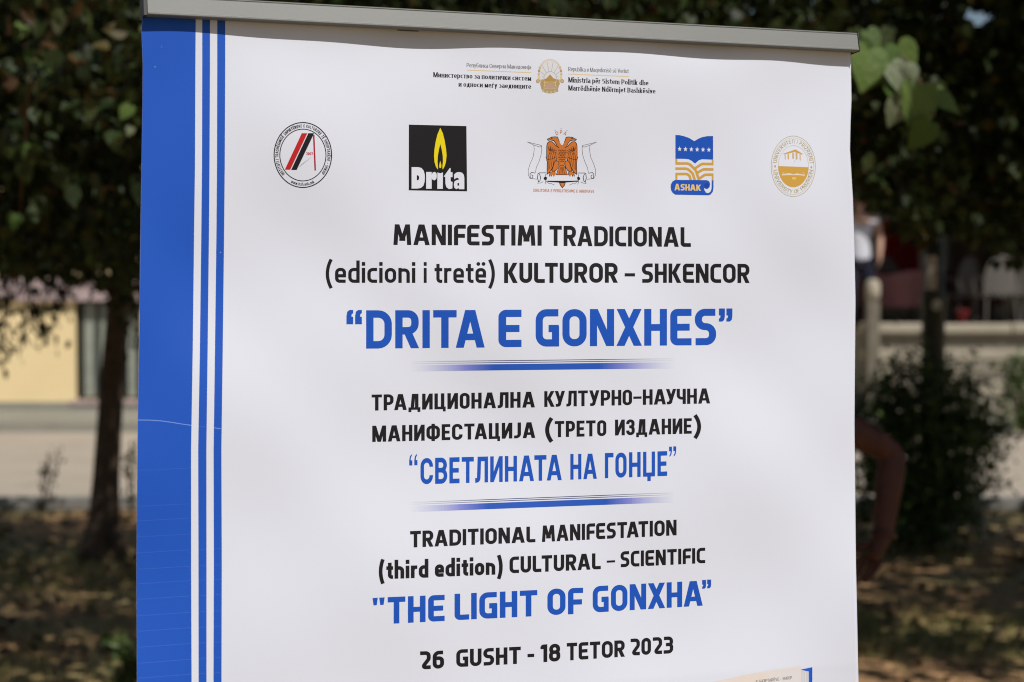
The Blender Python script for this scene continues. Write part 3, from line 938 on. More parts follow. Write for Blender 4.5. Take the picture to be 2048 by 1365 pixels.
def person(name, label, base, J, skin, shirt, trousers, hair, sleeve=.45, hands=None):
    """J: dict of world joint positions"""
    t = empty(name, base, label, 'person')
    V, E, Rr = [], [], []
    V.append(tuple(J['pelvis'])); Rr.append((.125, .095)); pel = 0
    chest = chain(V, E, Rr, [J['waist'], J['chest']], [(.11, .085), (.14, .095)], pel)
    neck = chain(V, E, Rr, [J['neck']], [(.058, .055)], chest)
    hd = Vector(J['head'])
    chain(V, E, Rr, [Vector(J['neck']).lerp(hd, .45), hd + Vector((0, 0, -.02)), hd + Vector((0, 0, .08))], [(.055, .055), (.078, .09), (.06, .075)], neck)
    for s in ('l', 'r'):
        sh, el, wr, kn, an = [Vector(J[s + k]) for k in ('sh', 'el', 'wr', 'kn', 'an')]
        hip = Vector(J[s + 'hip'])
        pm = Vector(J[s + 'palm'])
        mid = sh.lerp(el, .5); fm = el.lerp(wr, .35)
        w_ = chain(V, E, Rr, [sh, mid, el, fm, wr, wr.lerp(pm, .55), pm], [.058, .052, .044, .046, .031, (.034, .025), (.042, .024)], chest)
        chain(V, E, Rr, [hip, hip.lerp(kn, .5), kn, kn.lerp(an, .35), an, Vector(J[s + 'toe'])], [.088, .075, .056, .055, .038, (.04, .03)], pel)
    roots = {0}
    # fingers as their own chains rooted inside the palm
    for s in ('l', 'r'):
        wr, pm = Vector(J[s + 'wr']), Vector(J[s + 'palm']); d = (pm - wr).normalized()
        sd = Vector(J.get(s + 'side', (0, 1, 0))).normalized(); cu = Vector(J.get(s + 'curl', (0, 0, 0)))
        for k, (off, ln) in enumerate(((-.027, .066), (-.009, .078), (.010, .074), (.028, .058))):
            a = pm - d * .012 + sd * off
            n0 = len(V)
            dd = (d + cu * .25).normalized(); d2 = (d + cu * .9).normalized()
            chain(V, E, Rr, [a, a + dd * .03, a + dd * .03 + dd * ln * .45, a + dd * (.03 + ln * .45) + d2 * ln * .5], [.0095, .0095, .0085, .007], None)
            roots.add(n0)
        n0 = len(V); a = wr.lerp(pm, .35) - sd * .018
        t1 = (d * .6 - sd * .8).normalized()
        chain(V, E, Rr, [a, a + t1 * .035, a + t1 * .05 + d * .028, a + t1 * .052 + d * .05], [.013, .0115, .010, .008], None); roots.add(n0)
    body = skin_mesh('body', V, E, Rr, roots, skin, t)
    # shirt
    V, E, Rr = [tuple(Vector(J['pelvis']) + Vector((0, 0, -.10)))], [], [(.155, .125)]
    ch = chain(V, E, Rr, [J['pelvis'], J['waist'], J['chest']], [(.155, .125), (.142, .115), (.165, .12)], 0)
    chain(V, E, Rr, [Vector(J['neck']) + Vector((0, 0, -.045))], [(.075, .07)], ch)
    for s in ('l', 'r'):
        sh, el = Vector(J[s + 'sh']), Vector(J[s + 'el'])
        chain(V, E, Rr, [sh, sh.lerp(el, sleeve)], [.072, .064], ch)
    skin_mesh('shirt', V, E, Rr, {0}, shirt, t)
    V, E, Rr = [tuple(Vector(J['pelvis']) + Vector((0, 0, .05)))], [], [(.137, .108)]
    for s in ('l', 'r'):
        hip, kn, an = [Vector(J[s + k]) for k in ('hip', 'kn', 'an')]
        chain(V, E, Rr, [hip, hip.lerp(kn, .5), kn, an + Vector((0, 0, .03))], [.102, .088, .07, .062], 0)
    skin_mesh('trousers', V, E, Rr, {0}, trousers, t)
    # hair, face, shoes
    face = Vector(J.get('face', (0, -1, 0)))
    hm = MB(); vs = []; fs = []; n1, n2 = 14, 9
    for j in range(n2 + 1):
        ph = math.pi * .54 * j / n2
        for i in range(n1):
            th = 2 * math.pi * i / n1
            vs.append(hd + Vector((.092 * math.sin(ph) * math.cos(th), .108 * math.sin(ph) * math.sin(th), .045 + .105 * math.cos(ph))) - face * .034)
    for j in range(n2):
        for i in range(n1): fs.append((j * n1 + i, j * n1 + (i + 1) % n1, (j + 1) * n1 + (i + 1) % n1, (j + 1) * n1 + i))
    hm.add(vs, fs); hm.build('hair', hair, t, smooth=True)
    fs_ = face.cross(Vector((0, 0, 1)))
    me_ = mat('eye_dark', (.02, .015, .012), .3)
    for s in (-1, 1):
        q = MB(); q.lathe([(.001, -.008), (.012, -.004), (.014, 0), (.012, .004), (.001, .008)], hd + face * .092 + fs_ * .032 * s + Vector((0, 0, .012)), 8); q.build('eye', me_, t)
        q = MB(); c_ = hd + fs_ * .088 * s; q.lathe([(.001, -.03), (.014, -.02), (.016, .005), (.012, .025), (.001, .032)], c_, 8); q.build('ear', skin, t, smooth=True)
    q = MB(); q.tube([hd + face * .095 + Vector((0, 0, .01)), hd + face * .115 + Vector((0, 0, -.022)), hd + face * .092 + Vector((0, 0, -.032))], [.007, .014, .008], 8); q.build('nose', skin, t, smooth=True)
    q = MB(); q.tube([hd + face * .09 + fs_ * .024 + Vector((0, 0, -.058)), hd + face * .1 + Vector((0, 0, -.057)), hd + face * .09 - fs_ * .024 + Vector((0, 0, -.058))], .006, 6); q.build('mouth', mat('lips', (.2, .07, .06), .5), t)
    for s in ('l', 'r'):
        an, to = Vector(J[s + 'an']), Vector(J[s + 'toe'])
        d = (to - an); d.z = 0; d.normalize()
        V, E, Rr = [], [], []
        a = Vector((an.x, an.y, base[2] + .045))
        chain(V, E, Rr, [a - d * .05, a + d * .06, a + d * .15], [(.045, .05), (.045, .042), (.035, .03)], None)
        skin_mesh('shoe', V, E, Rr, {0}, mat('shoe', (.02, .02, .02), .5), t)
    return t


m_skin_d = mat('brown_skin', (0.075, 0.03, 0.021), 0.6, spec=.2, noise=(18, .15, (.05, .02, .014)))
m_skin_l = mat('tan_skin', (0.42, 0.25, 0.18), 0.55, spec=.35)
m_navy = mat('navy_cloth', (0.015, 0.018, 0.04), 0.9)
m_black = mat('black_cloth', (0.012, 0.012, 0.014), 0.9)
m_wshirt = mat('white_shirt', (0.55, 0.56, 0.62), 0.85)
m_hair = mat('black_hair', (0.012, 0.009, 0.007), 0.5)

PYY = 5.8
el = at(1786, 905, PYY + .05); wr = at(1764, 1078, PYY - .02); pm = at(1742, 1122, PYY - .03)
sh = at(1608, 812, PYY)
cx = sh.x - .17
J = dict(pelvis=(cx + .02, PYY + .03, .90), waist=(cx + .01, PYY + .02, 1.08), chest=(cx, PYY, sh.z - .02), neck=(cx - .01, PYY - .02, sh.z + .10),
         head=(cx - .02, PYY - .05, sh.z + .26),
         rsh=sh, rel=el, rwr=wr, rpalm=pm, rside=(.85, -.35, -.4), rcurl=(-.7, -.2, .1),
         rhip=(cx + .11, PYY + .03, .84), rkn=(cx + .12, PYY - .01, .46), ran=(cx + .13, PYY + .04, .07), rtoe=(cx + .15, PYY - .1, .035),
         lsh=(cx - .17, PYY, sh.z), lel=(cx - .25, PYY + .05, 1.08), lwr=(cx - .23, PYY - .06, .86), lpalm=(cx - .22, PYY - .09, .80), lside=(0, -1, .2), lcurl=(.3, -.2, 0),
         lhip=(cx - .09, PYY + .03, .84), lkn=(cx - .1, PYY - .01, .46), lan=(cx - .12, PYY + .04, .07), ltoe=(cx - .14, PYY - .1, .035))
p1 = person('person', 'person standing behind the banner with a bare bent arm, bracelet and hand at the hip', (cx, PYY, 0), J, m_skin_d, m_navy, m_black, m_hair, sleeve=.38)
# bracelet
d = (wr - el).normalized(); e1 = d.cross(Vector((0, 1, 0))).normalized(); e2 = d.cross(e1)
cb = wr - d * .012; ring = [cb + (e1 * math.cos(2 * math.pi * k / 20) + e2 * math.sin(2 * math.pi * k / 20)) * .033 for k in range(21)]
ring = [cb + (p_ - cb) * 1.12 for p_ in ring]
m = MB(); m.tube(ring, .005, 6, cap=False)
o = m.build('bracelet', mat('dark_red_bead', (.035, .006, .008), .5)); tag(o, 'thin dark red bracelet round the wrist of the person behind the banner', 'bracelet')

QY = 24.75
qx = at(1722, 0, QY).x; zb = TZ
J = dict(pelvis=(qx, QY, zb + .93), waist=(qx, QY, zb + 1.1), chest=(qx, QY, zb + 1.34), neck=(qx, QY, zb + 1.5), head=(qx, QY - .02, zb + 1.64), face=(-.6, -.8, 0),
         rsh=(qx + .19, QY, zb + 1.42), rel=(qx + .25, QY - .02, zb + 1.14), rwr=(qx + .22, QY - .14, zb + .93), rpalm=(qx + .21, QY - .17, zb + .87), rside=(0, 1, 0), rcurl=(-.4, -.2, 0),
         lsh=(qx - .19, QY, zb + 1.42), lel=(qx - .25, QY + .02, zb + 1.14), lwr=(qx - .24, QY - .08, zb + .9), lpalm=(qx - .23, QY - .1, zb + .84), lside=(0, 1, 0), lcurl=(.4, -.2, 0),
         rhip=(qx + .1, QY, zb + .86), rkn=(qx + .11, QY - .03, zb + .48), ran=(qx + .11, QY + .02, zb + .07), rtoe=(qx + .08, QY - .12, zb + .035),
         lhip=(qx - .1, QY, zb + .86), lkn=(qx - .11, QY - .03, zb + .48), lan=(qx - .12, QY + .02, zb + .07), ltoe=(qx - .16, QY - .11, zb + .035))
person('person', 'man in white shirt and dark trousers standing on the far terrace beside the banner edge', (qx, QY, zb), J, m_skin_l, m_wshirt, m_navy, m_hair)

# ================================================================== ROLL-UP BANNER
vp1 = ray(12500, 575); vp2 = ray(930, -73000)
if vp2.z < 0: vp2 = -vp2
U = vp1.normalized()
Nn = U.cross(vp2.normalized()).normalized()
if Nn.y > 0: Nn = -Nn
V_ = U.cross(-Nn).normalized()
if V_.z < 0: V_ = -V_
O0 = Vector((0, 0, CAM_Z)) + ray(1000, 682) * 2.345


def hit(px, py):
    r_ = ray(px, py); c0 = Vector((0, 0, CAM_Z))
    t = (O0 - c0).dot(Nn) / r_.dot(Nn)
    d = c0 + r_ * t - O0
    return d.dot(U), d.dot(V_)


VTOP = hit(1000, 70)[1]
VLOW = hit(1000, 1460)[1]


def ripple(u, v):
    t = VTOP - v
    bow = .040 * min(max(t - .15, 0), .62) ** 2
    d = bow + .0026 * math.sin(2 * math.pi * (u * 1.5 + v * 1.9) + .6 + .9 * math.sin(3 * u + 5 * v))
    d += .0021 * math.sin(2 * math.pi * (v * 3.6 - u * 1.7) + 1.1 + 1.3 * math.sin(5.3 * u))
    d += .0006 * math.sin(2 * math.pi * (u * 5.3 + v * 3.9) + 2.0 + 1.5 * math.sin(7 * v))
    e = math.exp(-max(t, 0) / .09)
    d = d * (1 - .8 * math.exp(-max(t, 0) / .03)) + e * (.0018 * math.sin(2 * math.pi * u * 2.6 + .4) + .0014 * math.sin(2 * math.pi * u * 5.3 + 1.7))
    # the loose side edges curl a little
    d += .0016 * math.exp(-((u - .43) / .05) ** 2) * math.sin(9 * v + 1.0)
    d += .0012 * math.exp(-((u + .43) / .05) ** 2) * math.sin(11 * v + .3)
    return d


CAMP = Vector((0, 0, CAM_Z))


def surf(u, v, lift=0.0):
    p = O0 + U * u + V_ * v
    if v < VLOW: return p + Nn * (ripple(u, v) + lift)
    w_ = p - CAMP
    return p + w_ * ((ripple(u, v) + lift) / w_.dot(Nn))


def P3(px, py, lift): u, v = hit(px, py); return surf(u, v, lift)


LE = [(37, 284.5), (62, 283), (130, 285.5), (200, 285), (330, 283), (460, 281), (640, 279), (840, 275.5), (1000, 274), (1150, 273), (1365, 274)]
RE = [(107, 1701.5), (132, 1702), (200, 1703), (250, 1701), (300, 1700), (400, 1706), (500, 1709), (600, 1711), (850, 1709), (1130, 1712), (1365, 1717)]
le = sorted([(hit(x, y)[1], hit(x, y)[0]) for y, x in LE]); re_ = sorted([(hit(x, y)[1], hit(x, y)[0]) for y, x in RE])
uL = lambda v: float(np.interp(v, [a for a, b_ in le], [b_ for a, b_ in le]))
uR = lambda v: float(np.interp(v, [a for a, b_ in re_], [b_ for a, b_ in re_]))
VBOT = -(O0.z - .075) / V_.z
base_pt = O0 + V_ * VBOT
bn = empty('roll_up_banner', (base_pt.x, base_pt.y, 0), 'tall white and blue roll up banner with logos and three language title', 'banner', rz=math.atan2(U.y, U.x))
bn_inv = None

m_vinyl = mat('white_vinyl', (0.598, 0.63, 0.715), 0.5, spec=.22, noise=(2.5, .3, (0.575, 0.605, 0.688)), bump=(900, .04, .0003))
INK = {'blue': (0.012, 0.075, 0.41), 'blue2': (0.02, 0.10, 0.50), 'black': (0.0125, 0.0115, 0.013), 'red': (0.42, 0.018, 0.02), 'dred': (0.30, 0.012, 0.03), 'gold': (0.50, 0.29, 0.055),
       'gold2': (0.62, 0.45, 0.16), 'yellow': (0.66, 0.54, 0.01), 'orange': (0.50, 0.15, 0.03), 'brown': (0.42, 0.16, 0.07), 'white': (0.585, 0.615, 0.70), 'navy': (0.018, 0.045, 0.28),
       'grey': (0.35, 0.34, 0.38), 'lgold': (0.47, 0.38, 0.24), 'tan': (0.36, 0.26, 0.14), 'hill': (0.36, 0.23, 0.07), 'pale': (0.54, 0.50, 0.45), 'mist': (0.56, 0.57, 0.60), 'dgrey': (0.12, 0.12, 0.13), 'cream': (0.62, 0.56, 0.48),
       'olive': (0.36, 0.30, 0.14), 'scratch': (0.20, 0.30, 0.66), 'crease': (0.055, 0.13, 0.52), 'rose': (0.40, 0.28, 0.20), 'page': (0.52, 0.52, 0.56)}


def ink(n): return mat('ink_' + n, INK[n], 0.5, spec=.22 if n == 'white' else .08)


def split(tris, L_):
    out_ = []; st_ = list(tris)
    L2 = L_ * L_
    while st_:
        a, b_, c_ = st_.pop()
        ab = (a[0] - b_[0]) ** 2 + (a[1] - b_[1]) ** 2; bc = (b_[0] - c_[0]) ** 2 + (b_[1] - c_[1]) ** 2; ca = (c_[0] - a[0]) ** 2 + (c_[1] - a[1]) ** 2
        mxx = max(ab, bc, ca)
        if mxx <= L2: out_.append((a, b_, c_)); continue
        if mxx == ab: m_ = ((a[0] + b_[0]) / 2, (a[1] + b_[1]) / 2); st_ += [(a, m_, c_), (m_, b_, c_)]
        elif mxx == bc: m_ = ((b_[0] + c_[0]) / 2, (b_[1] + c_[1]) / 2); st_ += [(a, b_, m_), (a, m_, c_)]
        else: m_ = ((c_[0] + a[0]) / 2, (c_[1] + a[1]) / 2); st_ += [(a, b_, m_), (m_, b_, c_)]
    return out_


class Print:
    """flat print on the banner, drawn in the banner's own picture plane"""
    def __init__(s, name, label=None, seg=12): s.name = name; s.label = label; s.items = []; s.lay = 0; s.seg = min(seg, 9); s.mats = []

    def tris(s, T, color, lay):
        if color not in s.mats: s.mats.append(color)
        s.items.append((T, s.mats.index(color), lay))

    def poly(s, pts, color, f=None):
        s.lay += 1
        if f: pts = [f(*p) for p in pts]
        if len(pts) > 2:
            idx = tessellate_polygon([[Vector((p[0], p[1], 0)) for p in pts]])
            s.tris([(pts[i][:2], pts[j][:2], pts[k][:2]) for i, j, k in idx], color, s.lay)

    def quads(s, Q, color, newlay=True):
        if newlay: s.lay += 1
        T = []
        for q in Q: T += [(q[0], q[1], q[2]), (q[0], q[2], q[3])]
        s.tris(T, color, s.lay)

    def stroke(s, pts, w, color, closed=False, f=None):
        if f: pts = [f(*p) for p in pts]
        s.quads(stroke_quads(pts, w, closed), color)

    def ellipse(s, cx, cy, rx, ry, w, color, f, a0=0, a1=360, n=60):
        pts = [(cx + rx * math.cos(R(a0 + (a1 - a0) * i / n)), cy + ry * math.sin(R(a0 + (a1 - a0) * i / n))) for i in range(n + (0 if a1 - a0 == 360 else 1))]
        s.stroke(pts, w, color, closed=(a1 - a0 == 360), f=f)

    def disc(s, cx, cy, rx, ry, color, f=None, n=24, a0=0, a1=360):
        s.poly([(cx + rx * math.cos(R(a0 + (a1 - a0) * i / n)), cy + ry * math.sin(R(a0 + (a1 - a0) * i / n))) for i in range(n + (0 if a1 - a0 == 360 else 1))], color, f)

    def build(s, parent):
        key = {}; vs = []; fs = []; mi = []
        boxes = []
        for T, m_, _l in s.items:
            xs1 = [p[0] for t in T for p in t]; ys1 = [p[1] for t in T for p in t]
            x0, x1, y0, y1 = min(xs1), max(xs1), min(ys1), max(ys1)
            lay = 1 + max([l for a, b_, c_, d_, l in boxes if a < x1 and b_ > x0 and c_ < y1 and d_ > y0], default=0)
            boxes.append((x0, x1, y0, y1, lay))
            lf = .00005 + .000009 * lay
            for t in split(T, s.seg):
                ar = (t[1][0] - t[0][0]) * (t[2][1] - t[0][1]) - (t[2][0] - t[0][0]) * (t[1][1] - t[0][1])
                if abs(ar) < 1e-7: continue
                if ar > 0: t = (t[0], t[2], t[1])
                ids = []
                for p in t:
                    k = (round(p[0], 4), round(p[1], 4), lay)
                    if k not in key: key[k] = len(vs); vs.append(tuple(P3(p[0], p[1], lf)))
                    ids.append(key[k])
                if len(set(ids)) == 3: fs.append(tuple(ids)); mi.append(m_)
        me = bpy.data.meshes.new(s.name); me.from_pydata(vs, [], fs)
        for c_ in s.mats: me.materials.append(ink(c_) if isinstance(c_, str) else c_)
        me.polygons.foreach_set('material_index', mi); me.update()
        o = link(s.name, me, parent)
        if s.label: o['label'] = s.label
        return o


def stroke_quads(pts, w, closed=False):
    n = len(pts); w_ = w if hasattr(w, '__len__') else [w] * n
    Ls = []; Rs = []
    for i in range(n):
        p = pts[i]
        a = pts[i - 1] if (i > 0 or closed) else None
        c_ = pts[(i + 1) % n] if (i < n - 1 or closed) else None
        def dr(q, r_):
            dx, dy = r_[0] - q[0], r_[1] - q[1]; l = math.hypot(dx, dy) or 1; return dx / l, dy / l
        d1 = dr(a, p) if a else dr(p, c_); d2 = dr(p, c_) if c_ else d1
        nx_, ny_ = -(d1[1] + d2[1]), d1[0] + d2[0]; l = math.hypot(nx_, ny_) or 1; nx_ /= l; ny_ /= l
        k = max(.35, nx_ * -d1[1] + ny_ * d1[0])
        h = w_[i] / 2 / k
        Ls.append((p[0] + nx_ * h, p[1] + ny_ * h)); Rs.append((p[0] - nx_ * h, p[1] - ny_ * h))
    return [(Ls[i], Ls[(i + 1) % n], Rs[(i + 1) % n], Rs[i]) for i in range(n if closed else n - 1)]


def rounded(pts, closed=False, seg=6, mn=0):
    """pts (x, y[, r]) -> polyline with rounded corners"""
    n = len(pts); out_ = []
    for i, p in enumerate(pts):
        r_ = p[2] if len(p) > 2 else 0
        if r_ <= 0 or (not closed and i in (0, n - 1)): out_.append((p[0], p[1])); continue
        a = pts[i - 1]; c_ = pts[(i + 1) % n]
        da = math.hypot(a[0] - p[0], a[1] - p[1]); dc = math.hypot(c_[0] - p[0], c_[1] - p[1])
        la = da if (not closed and i == 1) else da / 2
        lc = dc if (not closed and i == n - 2) else dc / 2
        ua = ((a[0] - p[0]) / da, (a[1] - p[1]) / da); uc = ((c_[0] - p[0]) / dc, (c_[1] - p[1]) / dc)
        cs = max(-1, min(1, ua[0] * uc[0] + ua[1] * uc[1])); th = math.acos(cs)
        t = min(max(r_, mn) / math.tan(th / 2), la * .99, lc * .99)
        p0 = (p[0] + ua[0] * t, p[1] + ua[1] * t); p2 = (p[0] + uc[0] * t, p[1] + uc[1] * t)
        kk = .5523 if abs(th - math.pi / 2) < .2 else .6
        q0 = (p0[0] + (p[0] - p0[0]) * kk, p0[1] + (p[1] - p0[1]) * kk); q1 = (p2[0] + (p[0] - p2[0]) * kk, p2[1] + (p[1] - p2[1]) * kk)
        for k in range(seg + 1):
            s_ = k / seg; m_ = 1 - s_
            out_.append((m_ ** 3 * p0[0] + 3 * m_ * m_ * s_ * q0[0] + 3 * m_ * s_ * s_ * q1[0] + s_ ** 3 * p2[0], m_ ** 3 * p0[1] + 3 * m_ * m_ * s_ * q0[1] + 3 * m_ * s_ * s_ * q1[1] + s_ ** 3 * p2[1]))
    return out_


# ---------------------------------------------------------------- stroke alphabet, capital height 100
def glyph(ch, w, st):
    """returns (advance width, primitives). st: 'sq' squarish, 'bb' condensed grotesque, 'ar' plain grotesque, 'sf' serif"""
    h = w / 2; X = 73.0  # x-height
    sq = st == 'sq'
    rc = {'sq': 20, 'bb': 20, 'ar': 30, 'sf': 26}[st]
    r2 = 9 if sq else 0
    cw = {'sq': 1.0, 'bb': .88, 'ar': 1.0, 'sf': 1.0}[st]
    P = []
    def p(*pts, closed=False, k=1.0): P.append(('P', pts, closed, k))
    def r_(x0, y0, x1, y1): P.append(('R', x0, y0, x1, y1))
    def d(xa, ya, xb, yb, k=1.0): P.append(('D', xa, ya, xb, yb, w * k))
    def v(x, y0=0, y1=100): P.append(('V', x, y0, y1))
    T, B = 100 - h, h
    W = 60 * cw
    if ch == ' ': return (19 if st == 'sf' else 26), []
    if ch in 'AА':
        W = 76 * cw; q = w * 1.06 * .5; tx = W / 2
        d(q, 0, tx - .15 * w, 100, 1.08); d(W - q, 0, tx + .15 * w, 100, 1.08); y = 20; lx = q + (tx - .15 * w - q) * .3
        r_(lx, y, W - lx, y + w * .9)
    elif ch in 'ВB':
        W = 62 * cw; v(h); p((h, T), (W - h - 2, T, rc * .8), (W - h - 2, 52, rc * .8), (h, 52)); p((h, 52), (W - h, 52, rc * .9), (W - h, B, rc * .9), (h, B))
    elif ch in 'СC': W = 56 * cw if sq else 64 * cw; e = (W, 0) if sq else None; (p((W, T), (h, T, rc), (h, B, rc), (W, B)) if sq else p((W - h, 66), (W - h, T, rc), (h, T, rc), (h, B, rc), (W - h, B, rc), (W - h, 34)))
    elif ch == 'D': W = 68; v(h); p((h, T), (W - h, T, 26), (W - h, B, 26), (h, B))
    elif ch in 'EЕË':
        W = (58 if sq else 52) * cw
        if ch == 'Ë': P.append(('C', W * .3, 116, w * .6)); P.append(('C', W * .75, 116, w * .6))
        p((W, T), (h, T, r2), (h, B, r2), (W, B)); r_(h, 50 - h, W - (5 if sq else 4), 50 + h * .95)
    elif ch == 'F': W = 55; p((W, T), (h, T, r2), (h, 0)); r_(h, 46 - h, W - 4, 46 + h)
    elif ch == 'G': W = 64; p((W - 2, T), (h, T, rc), (h, B, rc), (W - h, B, 9), (W - h, 54)); r_(W * .55, 58 - w, W - 1, 58); r_(W - w, 0, W, 20)
    elif ch in 'HН': W = 62 * cw; v(h); v(W - h); r_(h, 50 - h, W - h, 50 + h * .9)
    elif ch == 'I': W = w; v(h)
    elif ch in 'JЈ': W = 42 * cw; p((0, B), (W - h, B, 18), (W - h, 100))
    elif ch in 'KК': W = 65 * cw; v(h); d(W * .38, 46, W - w * .6, 100, 1.15); d(W * .42, 56, W - w * .55, 0, 1.18)
    elif ch == 'L': W = 52; p((h, 100), (h, B, r2), (W, B))
    elif ch in 'MМ':
        W = 84 * cw
        if sq: d(w * .52, 0, w * .85, 100); d(W - w * .52, 0, W - w * .85, 100); d(w * .95, 100, W / 2, 22, 1.0); d(W - w * .95, 100, W / 2, 22, 1.0); P.append(('D', W / 2, 22, W / 2, 22.01, w)); r_(W / 2 - w * .72, 20, W / 2 + w * .72, 34)
        else: v(h); v(W - h); d(w * .62, 100, W / 2, 0, 1.0); d(W - w * .62, 100, W / 2, 0, 1.0)
    elif ch == 'N': W = 66; v(h); v(W - h); d(w * .55, 100, W - w * .55, 0, 1.1)
    elif ch in 'OО0': W = {'O': 66, 'О': 60, '0': 58}[ch] * cw; p((h, T, rc + 2), (W - h, T, rc + 2), (W - h, B, rc + 2), (h, B, rc + 2), closed=True)
    elif ch in 'PР': W = 60 * cw; v(h); p((h, T), (W - h, T, 18), (W - h, 42, 18), (h, 42))
    elif ch == 'Q': W = 66; p((h, T, 24), (W - h, T, 24), (W - h, B, 24), (h, B, 24), closed=True); d(W * .55, 25, W * .9, -8)
    elif ch == 'R': W = 63; v(h); p((h, T), (W - h - 1, T, 18), (W - h - 1, 46, 18), (h, 46)); d(W * .5, 46, W - w * .55, 0, 1.12)
    elif ch == 'S': W = 58; p((W - 2, T), (h, T, 18), (h, 52, 18), (W - h, 50, 18), (W - h, B, 18), (2, B))
    elif ch in 'TТ': W = 62 * cw; r_(0, 100 - w, W, 100); v(W / 2, 0, 100 - w * .5)
    elif ch == 'U': W = 62; p((h, 100), (h, B, rc), (W - h, B, rc), (W - h, 100))
    elif ch == 'V': W = 70; d(w * .53, 100, W / 2 - .1 * w, 0, 1.05); d(W - w * .53, 100, W / 2 + .1 * w, 0, 1.05)
    elif ch in 'XХ': W = 70; d(w * .58, 0, W - w * .62, 100, 1.14); d(W - w * .58, 0, w * .62, 100, 1.14)
    elif ch == 'Y': W = 66; d(w * .55, 100, W / 2, 40); d(W - w * .55, 100, W / 2, 40); v(W / 2, 0, 44)
    elif ch == 'У': W = 66 * cw; d(w * .55, 100, W / 2 + 1, 30, 1.05); p((W - w * .5, 100), (W / 2 - 4, B, 12), (W * .08, B)) if False else (d(W - w * .55, 100, W * .42, 12, 1.05), p((W * .10, B), (W * .42, B, 8), (W * .50, B + 14)))
    elif ch == 'Z': W = 58; r_(0, 100 - w, W, 100); r_(0, 0, W, w); d(w * .62, w * .5, W - w * .62, 100 - w * .5, 1.15)
    elif ch == '1': W = 36; v(W - h); d(w * .4, 84, W - w * .9, 99, 1.0); r_(0, 74, W - h, 88)
    elif ch == '2': W = 58; p((2, T), (W - h, T, 20), (W - h, 56, 16), (w * .62, B, 3), (W, B))
    elif ch == '3': W = 58; p((2, T), (W - h - 1, T, 18), (W - h - 1, 53, 14), (14, 53)); p((14, 53), (W - h, 53, 16), (W - h, B, 18), (0, B))
    elif ch == '6': W = 60; p((W - 5, T), (h, T, 24), (h, B, 18), (W - h, B, 18), (W - h, 58, 16), (h, 58))
    elif ch == '7': W = 56; r_(0, 100 - w, W, 100); d(W - w * .6, 95, w * 1.1, 0, 1.1)
    elif ch == '8': W = 60; p((h + 1, T, 18), (W - h - 1, T, 18), (W - h - 1, 53, 14), (h + 1, 53, 14), closed=True); p((h, 53, 16), (W - h, 53, 16), (W - h, B, 18), (h, B, 18), closed=True)
    # Cyrillic capitals
    elif ch == 'Д': W = 72 * cw; r_(0, 0, W, w * .85); r_(0, -14, w * .85, 2); r_(W - w * .85, -14, W, 2); r_(w * 1.0, 100 - w, W - w * .55, 100); v(W - w * 1.05, 0, 100); d(w * 1.05, 0, w * 1.5, 100)
    elif ch == 'И': W = 64 * cw; v(h); v(W - h); d(w * .55, 2, W - w * .55, 98, 1.05)
    elif ch == 'Ц': W = 68 * cw; v(h); v(W - h - 7, 0, 100); r_(h, 0, W, w * .9); r_(W - w * .8, -14, W, 2)
    elif ch == 'Л': W = 66 * cw; r_(w * .7, 100 - w, W, 100); v(W - h); p((0, B), (w * 1.0, B, 10), (w * 1.2, 100))
    elif ch == 'Ф': W = 82 * cw; v(W / 2, -4, 104); p((h, 84, 20), (W - h, 84, 20), (W - h, 16, 20), (h, 16, 20), closed=True)
    elif ch == 'Ч': W = 58 * cw; v(W - h); p((h, 100), (h, 38, 20), (W - h, 38))
    elif ch == 'З': W = 56 * cw; p((h, 70), (h, T, 18), (W - h - 1, T, 18), (W - h - 1, 53, 14), (W * .35, 53)); p((W * .35, 53), (W - h, 53, 16), (W - h, B, 18), (h, B, 18), (h, 30))
    elif ch == 'Г': W = 46 * cw; p((W, T), (h, T), (h, 0))
    elif ch == 'Џ': W = 64 * cw; v(h); v(W - h); r_(h, 0, W - h, w * .9); r_(W / 2 - w * .5, -18, W / 2 + w * .5, 2)
    elif ch in '–': W = 46; r_(0, 40, W, 40 + w * .85)
    elif ch == '—': W = 56; r_(0, 40, W, 40 + w * .85)
    elif ch == '-': W = 30; r_(0, 34, W, 34 + w)
    elif ch == '.': W = w; r_(0, 0, w, w)
    elif ch == '(': W = 34 if sq else 50; p(*[(h + (W - w) * abs(k / 7) ** 2, 44 + 10 * k) for k in range(-7, 8)])
    elif ch == ')': W = 34 if sq else 50; p(*[(W - h - (W - w) * abs(k / 7) ** 2, 44 + 10 * k) for k in range(-7, 8)])
    # lower case, Latin and Cyrillic
    elif ch in 'eеë':
        W = 52; p((h, X * .47), (W - h, X * .47), (W - h, X - h, 16), (h, X - h, 16), (h, B, 14), (W - 2, B))
